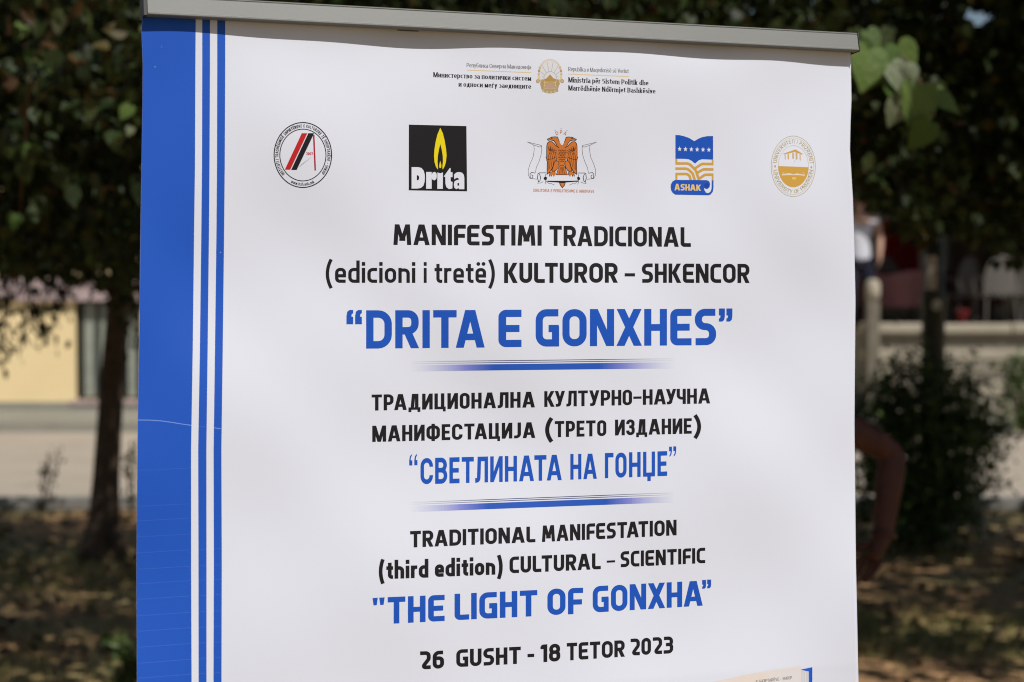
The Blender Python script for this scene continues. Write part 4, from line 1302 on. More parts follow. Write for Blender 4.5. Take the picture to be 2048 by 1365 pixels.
        if ch == 'ë': P.append(('C', W * .27, X + 20, w * .58)); P.append(('C', W * .76, X + 20, w * .58))
    elif ch in 'dд' and ch == 'd': W = 54; v(W - h, 0, 109); p((W - h, X - h), (h, X - h, 18), (h, B, 18), (W - h, B))
    elif ch == 'i': W = w; v(h, 0, X); r_(0, X + 10, w, X + 10 + w * 1.15)
    elif ch in 'cс': W = 46; p((W, X - h), (h, X - h, 18), (h, B, 18), (W, B))
    elif ch in 'oо': W = 54; p((h, X - h, 20), (W - h, X - h, 20), (W - h, B, 20), (h, B, 20), closed=True)
    elif ch == 'n': W = 54; v(h, 0, X); p((h, X - h - 4), (W - h, X - h, 18), (W - h, 0))
    elif ch == 'm': W = 84; v(h, 0, X); p((h, X - h), (W / 2, X - h, 16), (W / 2, 0)); p((W / 2, X - h), (W - h, X - h, 16), (W - h, 0))
    elif ch == 't': W = 38; p((w * .5 + 9, X + 20), (w * .5 + 9, B, 12), (W, B)); r_(0, X - w, W, X)
    elif ch == 'r': W = 36; v(h, 0, X); p((h, X - w * 1.2), (h + 8, X - h, 12), (W, X - h))
    elif ch == 'h': W = 54; v(h, 0, 109); p((h, X - h - 2), (W - h, X - h, 18), (W - h, 0))
    elif ch == 'l': W = w; v(h, 0, 108)
    elif ch == 'k': W = 52; v(h, 0, 108); d(W * .36, 32, W - w * .55, X, 1.1); d(W * .42, 42, W - w * .5, 0, 1.1)
    elif ch == 'u': W = 54; v(W - h, 0, X); p((h, X), (h, B, 18), (W - h, B))
    elif ch in 'pр': W = 54; v(h, -24, X); p((h, X - h), (W - h, X - h, 18), (W - h, B, 18), (h, B))
    elif ch == 'q': W = 54; v(W - h, -24, X); p((W - h, X - h), (h, X - h, 18), (h, B, 18), (W - h, B))
    elif ch == 'b': W = 54; v(h, 0, 108); p((h, X - h), (W - h, X - h, 18), (W - h, B, 18), (h, B))
    elif ch in 'aа': W = 50; v(W - h, 0, X * .6); p((4, X - h), (W - h, X - h, 16), (W - h, X * .45)); p((W - h, X * .55), (h, X * .55, 12), (h, B, 12), (W - h, B))
    elif ch == 's': W = 42; p((W - 2, X - h), (h, X - h, 12), (h, X * .52, 12), (W - h, X * .50, 12), (W - h, B, 12), (2, B))
    elif ch == 'j': W = 24; p((0, -20), (W - h, -20, 10), (W - h, X)); r_(W - w, X + 10, W, X + 10 + w * 1.1)
    elif ch == 'ј': W = 24; p((0, -20), (W - h, -20, 10), (W - h, X)); r_(W - w, X + 10, W, X + 10 + w * 1.1)
    elif ch == 'v': W = 52; d(w * .5, X, W / 2, 0); d(W - w * .5, X, W / 2, 0)
    elif ch == 'w': W = 74; d(w * .5, X, W * .28, 0); d(W * .5, X, W * .28, 0); d(W * .5, X, W * .72, 0); d(W - w * .5, X, W * .72, 0)
    elif ch == 'y' or ch == 'у': W = 52; d(w * .5, X, W / 2, 2); d(W - w * .5, X, W * .3, -24)
    elif ch == 'и': W = 54; v(h, 0, X); v(W - h, 0, X); d(w * .5, 2, W - w * .5, X - 2, .7)
    elif ch == 'н': W = 54; v(h, 0, X); v(W - h, 0, X); r_(h, X / 2 - h * .7, W - h, X / 2 + h * .7)
    elif ch == 'т': W = 48; v(W / 2, 0, X); r_(0, X - w * .8, W, X)
    elif ch == 'п': W = 54; v(h, 0, X); v(W - h, 0, X); r_(h, X - w * .8, W - h, X)
    elif ch == 'л': W = 54; v(W - h, 0, X); r_(w * .8, X - w * .8, W - h, X); p((0, B), (w * .7, B, 5), (w * 1.05, X - h))
    elif ch == 'м': W = 64; v(h, 0, X); v(W - h, 0, X); d(w * .5, X, W / 2, 6); d(W - w * .5, X, W / 2, 6)
    elif ch == 'в': W = 50; v(h, 0, X); p((h, X - h), (W - h - 2, X - h, 12), (W - h - 2, X * .53, 10), (h, X * .53)); p((h, X * .53), (W - h, X * .53, 10), (W - h, B, 12), (h, B))
    elif ch == 'з': W = 44; p((2, X - h), (W - h - 2, X - h, 12), (W - h - 2, X * .53, 10), (14, X * .53)); p((14, X * .53), (W - h, X * .53, 10), (W - h, B, 12), (2, B))
    elif ch == 'к': W = 52; v(h, 0, X); d(W * .36, 30, W - w * .55, X, 1.1); d(W * .42, 42, W - w * .5, 0, 1.1)
    elif ch == 'ч': W = 50; v(W - h, 0, X); p((h, X), (h, 30, 14), (W - h, 30))
    elif ch == 'ц': W = 56; v(h, 0, X); v(W - h - 5, 0, X); r_(h, 0, W, w * .8); r_(W - w * .6, -16, W, 2)
    elif ch == 'д': W = 58; r_(0, 0, W, w * .8); r_(0, -16, w * .6, 2); r_(W - w * .6, -16, W, 2); v(W - w * .95, 0, X); d(w * .9, 0, w * 1.4, X); r_(w * 1.2, X - w * .8, W - w * .6, X)
    elif ch in 'ѓ': W = 42; p((W, X - h), (h, X - h), (h, 0)); d(W * .45, X + 8, W * .75, X + 26, .8)
    elif ch == 'б': W = 54; p((h, X - h - 6, 18), (W - h, X - h - 6, 18), (W - h, B, 18), (h, B, 18), closed=True); p((h, X * .5), (h, 96, 20), (W - 6, 102))
    else:
        W = 50; p((h, T), (W - h, T), (W - h, B), (h, B), closed=True)
    return W, P


def glyph_quads(P, w, st, contrast=None):
    """list of quad lists in glyph space"""
    out_ = []
    thin = w * (contrast or 1)
    for it in P:
        if it[0] == 'P':
            pts = rounded([tuple(q) for q in it[1]], it[2], 6, w / 2 * 1.02)
            if contrast:
                ws = []
                n = len(pts)
                for i in range(n):
                    a = pts[max(i - 1, 0)]; b_ = pts[min(i + 1, n - 1)]; l = math.hypot(b_[0] - a[0], b_[1] - a[1]) or 1
                    ws.append(thin + (w - thin) * abs(b_[1] - a[1]) / l)
            else: ws = w
            out_.append(stroke_quads(pts, ws, it[2]))
            if contrast:
                for e, o_ in ((pts[0], pts[1]), (pts[-1], pts[-2])):
                    if not it[2] and abs(e[0] - o_[0]) < 1 and e[1] in (0, 73, 100): out_.append([serif(e[0], e[1], w, thin)])
        elif it[0] == 'R':
            _, x0, y0, x1, y1 = it
            if contrast and (x1 - x0) > (y1 - y0): k = (y1 - y0) - thin; y0, y1 = (y0 + k, y1) if y1 in (73, 100) or y1 > 72 else ((y0, y1 - k) if y0 <= 0 else (y0 + k / 2, y1 - k / 2))
            out_.append([((x0, y0), (x1, y0), (x1, y1), (x0, y1))])
        elif it[0] == 'V':
            _, x, y0, y1 = it
            out_.append([((x - w / 2, y0), (x + w / 2, y0), (x + w / 2, y1), (x - w / 2, y1))])
            if contrast:
                out_.append([serif(x, y0, w, thin)]); out_.append([serif(x, y1, w, thin, top=True)])
        elif it[0] == 'D':
            _, xa, ya, xb, yb, dd = it
            out_.append([((xa - dd / 2, ya), (xa + dd / 2, ya), (xb + dd / 2, yb), (xb - dd / 2, yb))])
        elif it[0] == 'C':
            _, cx_, cy_, rr_ = it
            out_.append([((cx_, cy_), (cx_ + rr_ * math.cos(k * math.pi / 6), cy_ + rr_ * math.sin(k * math.pi / 6)), (cx_ + rr_ * math.cos((k + .5) * math.pi / 6), cy_ + rr_ * math.sin((k + .5) * math.pi / 6)), (cx_ + rr_ * math.cos((k + 1) * math.pi / 6), cy_ + rr_ * math.sin((k + 1) * math.pi / 6))) for k in range(12)])
    return out_


def serif(x, y, w, thin, top=False):
    a = w * .66; t = thin * .9
    y0, y1 = (y - t, y) if (top or y > 50) else (y, y + t)
    return ((x - a, y0), (x + a, y0), (x + a, y1), (x - a, y1))


KERN = {'TA': -11, 'AT': -11, 'ТА': -9, 'АТ': -9, 'LT': -8, 'КУ': -6, 'РА': -6, 'РД': -4, 'АУ': -7, 'УЧ': -5, 'ТЛ': -4, 'ГО': -3, 'LI': -2, 'FI': -3, 'FE': -3, 'NX': -3, 'XH': -3, 'HA': -3, 'RA': -3, 'DI': -1}


def layout(text, w, st, gap):
    x = 0; L_ = []; prev_ = ''
    for ch in text:
        W, P = glyph(ch, w, st)
        if prev_ + ch in KERN: x += KERN[prev_ + ch]
        L_.append((x, ch, P, W)); x += W + gap; prev_ = ch
    return L_, x - gap


def text(pr, s, x0, x1, bl, br, hl, hr, color, w=19.5, st='sq', gap=9, contrast=None):
    """a word between x0 and x1, baseline y bl -> br, capital height hl -> hr"""
    base_ = pr.lay; kk_ = 0
    L_, tot = layout(s, w, st, gap)
    sx = (x1 - x0) / tot
    def f(gx, gy):
        u = gx / tot
        return (x0 + gx * sx, bl + (br - bl) * u - gy / 100 * (hl + (hr - hl) * u))
    # keep the pen equally wide in x and y although the word is fitted
    wx = w * ((hl + hr) / 200) / sx
    if abs(wx - w) / w > .04:
        # redo with the corrected pen width on vertical strokes through an anisotropic scaling
        pass
    for gx, ch, P, W in L_:
        for Q in glyph_quads(P, w, st, contrast):
            kk_ = kk_ % 7 + 1; pr.lay = base_ + kk_
            pr.quads([tuple(f(gx + a, b_) for a, b_ in q) for q in Q], color, newlay=False)
    pr.lay = base_ + 8


def ring_text(pr, s, cx_, cy_, rx, ry, h, a0, a1, color, f, inside=False, w=17):
    """text on an ellipse, angles in degrees clockwise from the top (picture space, y down)"""
    L_, tot = layout(s, w, 'sq', 14)
    for gx, ch, P, W in L_:
        a = R(a0 + (a1 - a0) * (gx + W / 2) / tot)
        px_, py_ = cx_ + rx * math.sin(a), cy_ - ry * math.cos(a)
        tx, ty = rx * math.cos(a), ry * math.sin(a)
        l = math.hypot(tx, ty); tx /= l; ty /= l
        if inside: tx, ty = -tx, -ty
        ux, uy = (ty, -tx)
        k = abs(R(a1 - a0)) / tot * l
        for Q in glyph_quads(P, w, 'sq'):
            pr.lay = (pr.lay % 6) + 1
            pr.quads([tuple(f(px_ + (gx2 - W / 2) * k * tx + gy / 100 * h * ux, py_ + (gx2 - W / 2) * k * ty + gy / 100 * h * uy) for gx2, gy in q) for q in Q], color, newlay=False)


# ---- fabric panel
rows = 190; cols_ = 220
vt = VTOP + .012
vlist = [vt - (vt - VBOT) * (i / rows) for i in range(rows + 1)]
vvis = hit(1000, 1400)[1]
nvis = 280
vlist = [vt + (vvis - vt) * i / nvis for i in range(nvis + 1)] + [vvis + (VBOT - vvis) * i / 50 for i in range(1, 51)]
vs = []; fs = []
rise = (hit(1700, 105)[1] - hit(290, 36)[1]) / (hit(1700, 105)[0] - hit(290, 36)[0])
for v in vlist:
    a, b_ = uL(v), uR(v)
    for i in range(cols_ + 1):
        u = a + (b_ - a) * i / cols_
        vv = v + rise * (u - hit(1000, 70)[0]) * max(0, min(1, (v - vvis) / (vt - vvis))) * .0
        vs.append(tuple(surf(u, vv)))
for j in range(len(vlist) - 1):
    for i in range(cols_):
        q = j * (cols_ + 1) + i; fs.append((q, q + cols_ + 1, q + cols_ + 2, q + 1))
m = MB(); m.add(vs, fs); panel = m.build('panel', m_vinyl, bn, smooth=True)
sm = panel.modifiers.new('thickness', 'SOLIDIFY'); sm.thickness = .0006; sm.offset = -1

# ---- top rail
m_alu = mat('brushed_aluminium', (0.145, 0.15, 0.142), 0.5, metal=.2, noise=(3, .3, (.125, .13, .124)), bump=(200, .05, .001))
m_cap = mat('black_plastic', (0.015, 0.015, 0.016), 0.5)
uv0 = hit(291, 35.5); uv1 = hit(1706, 106.9)
pa = O0 + U * uv0[0] + V_ * uv0[1]; pb = O0 + U * uv1[0] + V_ * uv1[1]
rd = (pb - pa).normalized(); rup = (V_ - rd * V_.dot(rd)).normalized(); rfw = rd.cross(rup)
if rfw.dot(Nn) < 0: rfw = -rfw
prof = [(.0153, 0), (.0165, .0008), (.0165, .0022), (.0155, .003), (.0125, .0212), (.0131, .0222), (.0119, .0235), (-.006, .0235), (-.012, .018), (-.014, .004), (-.012, 0), (-.0035, 0), (-.0035, .006), (.0035, .006), (.0035, 0)]
m = MB(); m.prism(prof, pa, pb, up=rup, fw=rfw)
rail = m.build('top_rail', m_alu, bn, bevel=.0004)
capp = [(.0167, -.0006), (.0133, .0243), (-.0125, .0244), (-.0148, .004), (-.0125, -.0006)]
for a, b_ in ((pa - rd * .0042, pa - rd * .0004), (pb + rd * .0004, pb + rd * .0014)):
    m = MB(); m.prism(capp, a, b_, up=rup, fw=rfw); m.build('end_cap', m_cap, rail)
# ---- support pole, base cassette and feet (below and behind the picture)
m = MB(); back = -Nn * .03
m.tube([O0 + V_ * (VBOT) + back, O0 + V_ * (VTOP - .0) + back * .5], .008, 10); m.build('support_pole', m_alu, bn, smooth=True)
hb = Vector((U.x, U.y, 0)).normalized(); nb = Vector((Nn.x, Nn.y, 0)).normalized()
cprof = [(.055, .0), (.06, .02), (.05, .06), (.02, .085), (-.03, .085), (-.06, .06), (-.065, .02), (-.055, 0)]
ca = Vector((base_pt.x, base_pt.y, .012)) + hb * (uL(VBOT) - .015); cb_ = Vector((base_pt.x, base_pt.y, .012)) + hb * (uR(VBOT) + .015)
m = MB(); m.prism(cprof, ca - nb * .03, cb_ - nb * .03, fw=nb); m.build('base_cassette', m_alu, bn, bevel=.003)
for q in (.2, .8):
    c_ = ca.lerp(cb_, q); m = MB()
    M = Matrix.Translation((c_.x, c_.y, .006)) @ Matrix.Rotation(math.atan2(nb.y, nb.x), 4, 'Z')
    m.box((-.2, -.018, -.006), (.16, .018, .005), M); m.build('foot', m_alu, bn, bevel=.002)

# ---- blue band and stripes along the left edge
SX = [(30, 284, 391.5, 404.5, 420, 434.5, 450.5), (130, 285.5, 390.8, 404.5, 420, 434.5, 450.5), (330, 283, 390, 404, 419, 434, 449.5), (460, 281, 388.3, 402.7, 418, 433, 448.3),
      (700, 278, 385.5, 399.8, 415.3, 430, 445.5), (900, 274.8, 382.2, 396.4, 412.8, 427.2, 442.8), (1130, 273, 382.3, 397, 413, 427.7, 443.6), (1365, 274, 383.2, 397.3, 413, 427, 443)]


def vstrip(name, i0, i1, color, label):
    """a printed vertical strip between two measured borders, continued to the cassette"""
    A = sorted([(hit(r_[i0], r_[0])[1], hit(r_[i0], r_[0])[0]) for r_ in SX]); B_ = sorted([(hit(r_[i1], r_[0])[1], hit(r_[i1], r_[0])[0]) for r_ in SX])
    vs = []; fs = []; nc = 26 if i0 == 1 else 6
    for v in vlist:
        a = float(np.interp(v, [k[0] for k in A], [k[1] for k in A])); b2 = float(np.interp(v, [k[0] for k in B_], [k[1] for k in B_]))
        if i0 == 1: a = uL(v) + .0001
        for i in range(nc + 1): vs.append(tuple(surf(a + (b2 - a) * i / nc, v, .00003)))
    for j in range(len(vlist) - 1):
        for i in range(nc):
            q = j * (nc + 1) + i; fs.append((q, q + nc + 1, q + nc + 2, q + 1))
    m = MB(); m.add(vs, fs); o = m.build(name, color, panel, smooth=True); o['label'] = label; return o


m_blue = mat('ink_band_blue', INK['blue'], .46, spec=.13, noise=(5, .4, (0.016, 0.086, 0.46)))
vstrip('blue_band', 1, 2, m_blue, 'wide blue band along the left edge')
vstrip('blue_stripe', 3, 4, m_blue, 'narrow blue stripe next to the wide band')
vstrip('blue_stripe', 5, 6, m_blue, 'narrow blue stripe nearest the text')
pr = Print('crease_marks', 'fine pale creases and a scratch across the blue band')
pr.lay = 2
scr = [(276, 840.5), (300, 840.8), (320, 842), (340, 844.5), (360, 848), (380, 850.8), (383, 851.2)]
pr.stroke(scr, 1.3, 'scratch'); pr.stroke([(398, 852.8), (411, 854)], 1.0, 'crease'); pr.stroke([(428, 856), (442, 858)], 1.2, 'scratch')
for i, y in enumerate([940, 1012, 1041, 1073, 1105, 1138, 1167, 1198, 1231, 1262, 1294, 1326, 1356]):
    dy = -(y - 575) * 107 / 11600
    wq = .45 + .35 * (i / 12)
    pr.stroke([(276, y + 1), (310, y + .8 + dy * .3), (345, y + .3 + dy * .65), (382, y + dy)], wq, 'crease')
    if i > 3: pr.stroke([(398, y + dy * 1.1), (412, y + dy * 1.25)], wq, 'crease'); pr.stroke([(428, y + dy * 1.4), (442.5, y + dy * 1.5)], wq, 'crease')
for x, y in ((323, 94), (310, 134), (441, 505)): pr.disc(x, y, .8, .8, 'mist', n=8)
tag(pr.build(panel), kind='stuff')

# ---- lettering


def line(label, words, name='lettering'):
    pr = Print(name, label)
    for wd in words:
        pr.lay = 0
        text(pr, *wd)
    pr.build(panel)
    return pr


Bk, Bl = 'black', 'blue'
line('MANIFESTIMI TRADICIONAL in bold black capitals', [
    ('MANIFESTIMI', 786.6, 1083.4, 490.4, 492.0, 41.4, 41.0, Bk), ('TRADICIONAL', 1098.9, 1381.8, 492.3, 494.4, 40.6, 39.3, Bk)])
line('(edicioni i tretë) KULTUROR – SHKENCOR in black', [
    ('(edicioni', 651.4, 830.7, 566.2, 566.3, 41.3, 41, Bk, 16, 'sq', 10), ('i', 847.4, 853.4, 566.3, 566.3, 41, 41, Bk, 16), ('tretë)', 869, 989.8, 566.4, 566.5, 41, 41, Bk, 16, 'sq', 9),
    ('KULTUROR', 1008.2, 1235.7, 566.6, 566.0, 40.7, 39.5, Bk), ('–', 1249.3, 1270.1, 569, 569, 39, 39, Bk), ('SHKENCOR', 1283.7, 1499.3, 566.1, 566.6, 38.8, 38.4, Bk)])


def curly(pr, x, y, wd, ht, color, flip=False, thin=False):
    """one curly quote mark hanging from y"""
    k = .42 if thin else .6
    shp = [(0, 1), (0, .42), (.12, .12), (.45, .0), (1, .0), (1, .22), (.78, .30), (.74, .46), (1, .48), (1, 1)] if not thin else [(0, 1), (0, .55), (.2, .2), (.75, .0), (.8, .12), (.5, .32), (.42, .55), (.9, .55), (.9, 1)]
    pts = [((1 - a, 1 - b_) if flip else (a, b_)) for a, b_ in shp]
    pr.poly([(x + a * wd, y + b_ * ht) for a, b_ in pts], color)


pr = Print('lettering', '“DRITA E GONXHES” title in large blue capitals')
for wd in (('DRITA', 732.3, 969.2, 697.8, 695.6, 76.7, 75.1, Bl), ('E', 996.9, 1043, 695, 694.5, 74.9, 74.6, Bl), ('GONXHES', 1071.3, 1432.2, 693.9, 690.7, 75, 72.7, Bl)):
    pr.lay = 0; text(pr, *wd)
curly(pr, 692.9, 620.5, 13.5, 28.6, Bl); curly(pr, 710.2, 620.5, 13.5, 28.6, Bl); curly(pr, 1437.8, 617.4, 12, 26.3, Bl, True); curly(pr, 1452.8, 617.4, 12, 26.3, Bl, True)
pr.build(panel)


def rule(label, xl, xr, yl, yr, t1, t2, b0, b1, xc0, xc1):
    """fading ruled bar: two hairlines over a thick bar; the fade is printed in narrow steps"""
    pr = Print('ruled_bar', label); nst = 80
    def cl(fx, dark):
        a = min(1, max(0, (fx - xl) / (xc0 - xl))) if fx < xc0 else min(1, max(0, (xr - fx) / (xr - xc1)))
        return a
    wht = INK['white']; mid = (0.20, 0.22, 0.55); full = INK['blue']; hair = (0.03, 0.045, 0.16)
    for i in range(nst * 2 + 1):
        if i < nst: xa = xl + (xc0 - xl) * i / nst; xb = xl + (xc0 - xl) * (i + 1) / nst
        elif i == nst: xa, xb = xc0, xc1
        else: xa = xc1 + (xr - xc1) * (i - nst - 1) / nst; xb = xc1 + (xr - xc1) * (i - nst) / nst
        a = 1 if i == nst else cl((xa + xb) / 2, 0)
        q = int(round(a * 80))
        if q < 4: continue
        aa = a ** 1.1
        c1 = [wht[k] + (mid[k] - wht[k]) * min(1, aa / .62) ** 1.2 for k in range(3)]
        if aa > .62: t_ = ((aa - .62) / .38) ** .8; c1 = [mid[k] + (full[k] - mid[k]) * t_ for k in range(3)]
        c2 = [wht[k] + (hair[k] - wht[k]) * aa ** .9 for k in range(3)]
        mA = mat('ink_fade_bar_%d' % q, tuple(c1), .5, spec=.25); mB = mat('ink_fade_hair_%d' % q, tuple(c2), .5, spec=.25)
        yy = lambda x: yl + (yr - yl) * (x - xl) / (xr - xl)
        pr.quads([((xa, yy(xa) + b0), (xb, yy(xb) + b0), (xb, yy(xb) + b1), (xa, yy(xa) + b1))], mA)
        pr.lay = 0
        for t, wq in ((t1, 1.45), (t2, 1.45)): pr.quads([((xa, yy(xa) + t), (xb, yy(xb) + t), (xb, yy(xb) + t + wq), (xa, yy(xa) + t + wq))], mB, newlay=False)
        pr.lay = 0
    pr.build(panel)


rule('blue ruled bar fading at both ends under the first title', 818, 1354, 723.2, 717.2, 0, 3.8, 7.6, 20.0, 985, 1200)
rule('blue ruled bar fading at both ends under the second title', 816, 1354, 1005, 985, 0, 3.6, 7.6, 19.8, 975, 1213)
line('ТРАДИЦИОНАЛНА КУЛТУРНО–НАУЧНА in black condensed capitals', [
    ('ТРАДИЦИОНАЛНА', 743.3, 1069.8, 821.8, 815.3, 32.1, 31.6, Bk, 18.5, 'bb', 9), ('КУЛТУРНО–НАУЧНА', 1088.5, 1420.3, 814.5, 807.4, 31.7, 30.4, Bk, 18, 'bb', 7)])
line('МАНИФЕСТАЦИЈА (ТРЕТО ИЗДАНИЕ) in black condensed capitals', [
    ('МАНИФЕСТАЦИЈА', 744.5, 1070.6, 884.5, 876.3, 32.5, 31.6, Bk, 18.5, 'bb', 9), ('(', 1090.2, 1107.5, 875.5, 875.1, 34, 34, Bk, 24, 'bb'), ('ТРЕТО', 1109.5, 1212.7, 875.1, 872.5, 32.4, 31.8, Bk, 18.5, 'bb', 9),
    ('ИЗДАНИЕ', 1230, 1383.5, 871.6, 867.8, 31.8, 31, Bk, 18.5, 'bb', 8), (')', 1386, 1402.2, 868.5, 868, 33, 33, Bk, 24, 'bb')])
pr = Print('lettering', '“СВЕТЛИНАТА НА ГОНЏЕ” title in blue capitals')
for wd in (('СВЕТЛИНАТА', 841, 1123.4, 969.2, 960.7, 52.4, 51, Bl, 18, 'ar', 11), ('НА', 1140.7, 1193.7, 959.9, 957.9, 51.5, 50.3, Bl, 18, 'ar', 11), ('ГОНЏЕ', 1209.8, 1334.4, 957, 952.2, 50.4, 49.6, Bl, 18, 'ar', 13)):
    pr.lay = 0; text(pr, *wd)
curly(pr, 818.4, 908.5, 7, 23, Bl, thin=True); curly(pr, 828.6, 908, 7, 23, Bl, thin=True); curly(pr, 1337.5, 893.8, 6.4, 20.5, Bl, True, thin=True); curly(pr, 1346, 893.2, 6.4, 20.5, Bl, True, thin=True)
pr.build(panel)
line('TRADITIONAL MANIFESTATION in bold black capitals', [
    ('TRADITIONAL', 820.2, 1070.9, 1095.7, 1084.9, 33, 31.7, Bk, 20.5), ('MANIFESTATION', 1083.7, 1353.2, 1084.6, 1071.1, 33.0, 31.3, Bk, 20.5)])
line('(third edition) CULTURAL – SCIENTIFIC in bold black', [
    ('(third', 757.5, 856.9, 1159.2, 1155.7, 35, 34.6, Bk, 21, 'sq', 8), ('edition)', 869.7, 1005.5, 1154.6, 1149.2, 34.4, 34, Bk, 21, 'sq', 8),
    ('CULTURAL', 1019, 1201.6, 1147.3, 1138.8, 33.3, 32.2, Bk, 20.5), ('–', 1213.4, 1230.2, 1138, 1137.2, 30, 30, Bk, 17), ('SCIENTIFIC', 1241, 1410.5, 1135.1, 1126.7, 31.8, 31, Bk, 20.5)])
pr = Print('lettering', '"THE LIGHT OF GONXHA” title in blue capitals')
for wd in (('THE', 775.4, 889.3, 1248.4, 1242.4, 53.6, 52.4, Bl, 20), ('LIGHT', 909.1, 1074.6, 1241, 1232.6, 52.8, 52.2, Bl, 20), ('OF', 1094.8, 1166.2, 1231, 1228.0, 52.8, 52.2, Bl, 20), ('GONXHA', 1185.4, 1405.4, 1225.8, 1211.7, 52.8, 50.1, Bl, 20)):
    pr.lay = 0; text(pr, *wd)
pr.poly([(745, 1196.6), (755.6, 1196), (753.5, 1211), (747.2, 1211.3)], Bl); pr.poly([(758.4, 1195.8), (769.3, 1195.2), (767.2, 1210.2), (760.5, 1210.6)], Bl)
curly(pr, 1404.3, 1160.5, 8, 17.5, Bl, True); curly(pr, 1414.3, 1159.6, 8, 17.5, Bl, True)
pr.build(panel)
line('26  GUSHT - 18 TETOR 2023 in bold black', [
    ('26', 839.4, 888.2, 1339.7, 1337, 36.4, 35.6, Bk, 21, 'sq', 10), ('GUSHT', 912.5, 1041.6, 1334.8, 1327.9, 35.2, 34.2, Bk, 20.5), ('-', 1055, 1068.5, 1327, 1326.4, 35, 35, Bk, 19),
    ('18', 1081, 1120.7, 1325.2, 1322.8, 35.4, 35.4, Bk, 20.5), ('TETOR', 1133.5, 1249.8, 1321.8, 1313.8, 35.2, 33.2, Bk, 20.5), ('2023', 1260.5, 1346.5, 1311.9, 1307.0, 33.8, 34.2, Bk, 20.5)])
# ministry lines, serif
K = .45
line('Република Северна Македонија in small grey serif letters', [('Република Северна Македонија', 933.4, 1062.2, 134.8, 138.9, 8.4, 8.2, 'dgrey', 14, 'sf', 9, .6)])
line('Министерство за политички систем in small bold serif letters', [('Министерство за политички систем', 866.7, 1062.2, 154.8, 162.2, 10.2, 9.8, Bk, 19, 'sf', 9, .5)])
line('и односи меѓу заедниците in small bold serif letters', [('и односи меѓу заедниците', 917.3, 1062.2, 173.7, 178.2, 10.0, 9.8, Bk, 19, 'sf', 9, .5)])
line('Republika e Maqedonisë së Veriut in small grey serif letters', [('Republika e Maqedonisë së Veriut', 1136.7, 1257.6, 142.7, 146.7, 8.6, 8.2, 'dgrey', 14, 'sf', 9, .6)])
line('Ministria për Sistem Politik dhe in small bold serif letters', [('Ministria për Sistem Politik dhe', 1136.7, 1296.9, 165.1, 171.2, 10.4, 9.6, Bk, 19, 'sf', 9, .5)])
line('Marrëdhënie Ndërmjet Bashkësive in small bold serif letters', [('Marrëdhënie Ndërmjet Bashkësive', 1136.7, 1311, 181.3, 187.6, 10.2, 9.6, Bk, 19, 'sf', 9, .5)])
pr = Print('gold_rule', 'thin gold line under the small heading'); pr.stroke([(933.4, 140.6), (1062.6, 145.8)], 1.3, 'gold2'); pr.stroke([(1136.7, 148.5), (1258, 153.6)], 1.3, 'gold2'); pr.build(panel)

# ---- logos
Z = lambda ox, oy, s: (lambda x, y: (ox + x / s, oy + y / s))
# state emblem
f = Z(1060, 105, 14.363); pr = Print('logo', 'small tan and white national emblem with sun rays, mountain and wreath', 8)
pr.disc(575, 640, 340, 420, 'mist', f, 40)
pr.ellipse(575, 640, 330, 420, 62 / 14.4, 'pale', f, 195, 345, 40)
for sx_ in (-1, 1):
    for i in range(9):
        a = R(-28 + i * 13.5)
        pr.disc(575 + sx_ * 325 * math.cos(a), 640 + 415 * math.sin(a) * .98, 34, 44, ('lgold', 'tan', 'lgold', 'gold2')[i % 4], f, 10)
pr.poly([(330, 780), (830, 780), (840, 930), (800, 1080), (720, 1130), (430, 1130), (330, 1060), (300, 930)], 'tan', f)
pr.disc(580, 745, 185, 200, 'mist', f, 24, 180, 360)
pr.ellipse(580, 760, 182, 205, 16 / 14.4, 'grey', f, 180, 360, 24)
for a, l0, l1 in ((-102, 205, 470), (-78, 205, 470), (-127, 210, 500), (-53, 210, 500), (-150, 215, 390), (-32, 215, 380), (-168, 205, 290), (-12, 205, 290)):
    c_, s_ = math.cos(R(a)), math.sin(R(a)); pr.stroke([(580 + c_ * l0 * .9, 755 + s_ * l0), (580 + c_ * l1 * .82, 755 + s_ * l1)], 13 / 14.4, 'grey', f=f)
pr.poly([(400, 775), (480, 745), (575, 632), (670, 745), (765, 780), (660, 830), (580, 860), (480, 830)], 'hill', f)
pr.poly([(440, 915), (580, 880), (710, 915), (740, 1040), (580, 1050), (420, 1040)], 'rose', f)
pr.stroke([(410, 870), (580, 850), (750, 870)], 1.0, 'gold2', f=f); pr.stroke([(400, 820), (430, 900), (400, 1010)], 1.2, 'gold2', f=f); pr.stroke([(760, 820), (720, 900), (760, 1010)], 1.2, 'gold2', f=f)
pr.stroke([(390, 1030), (480, 1050), (580, 1056), (680, 1050), (770, 1030)], 1.2, 'lgold', f=f)
for i in range(8): pr.disc(380 + i * 57, 1105 + 45 * math.sin(math.pi * i / 7), 36, 34, ('lgold', 'olive')[i % 2], f, 10)
for x in (225, 925): pr.disc(x, 830, 52, 60, 'tan', f, 12); pr.disc(x, 830, 30, 36, 'lgold', f, 12)
pr.build(panel)

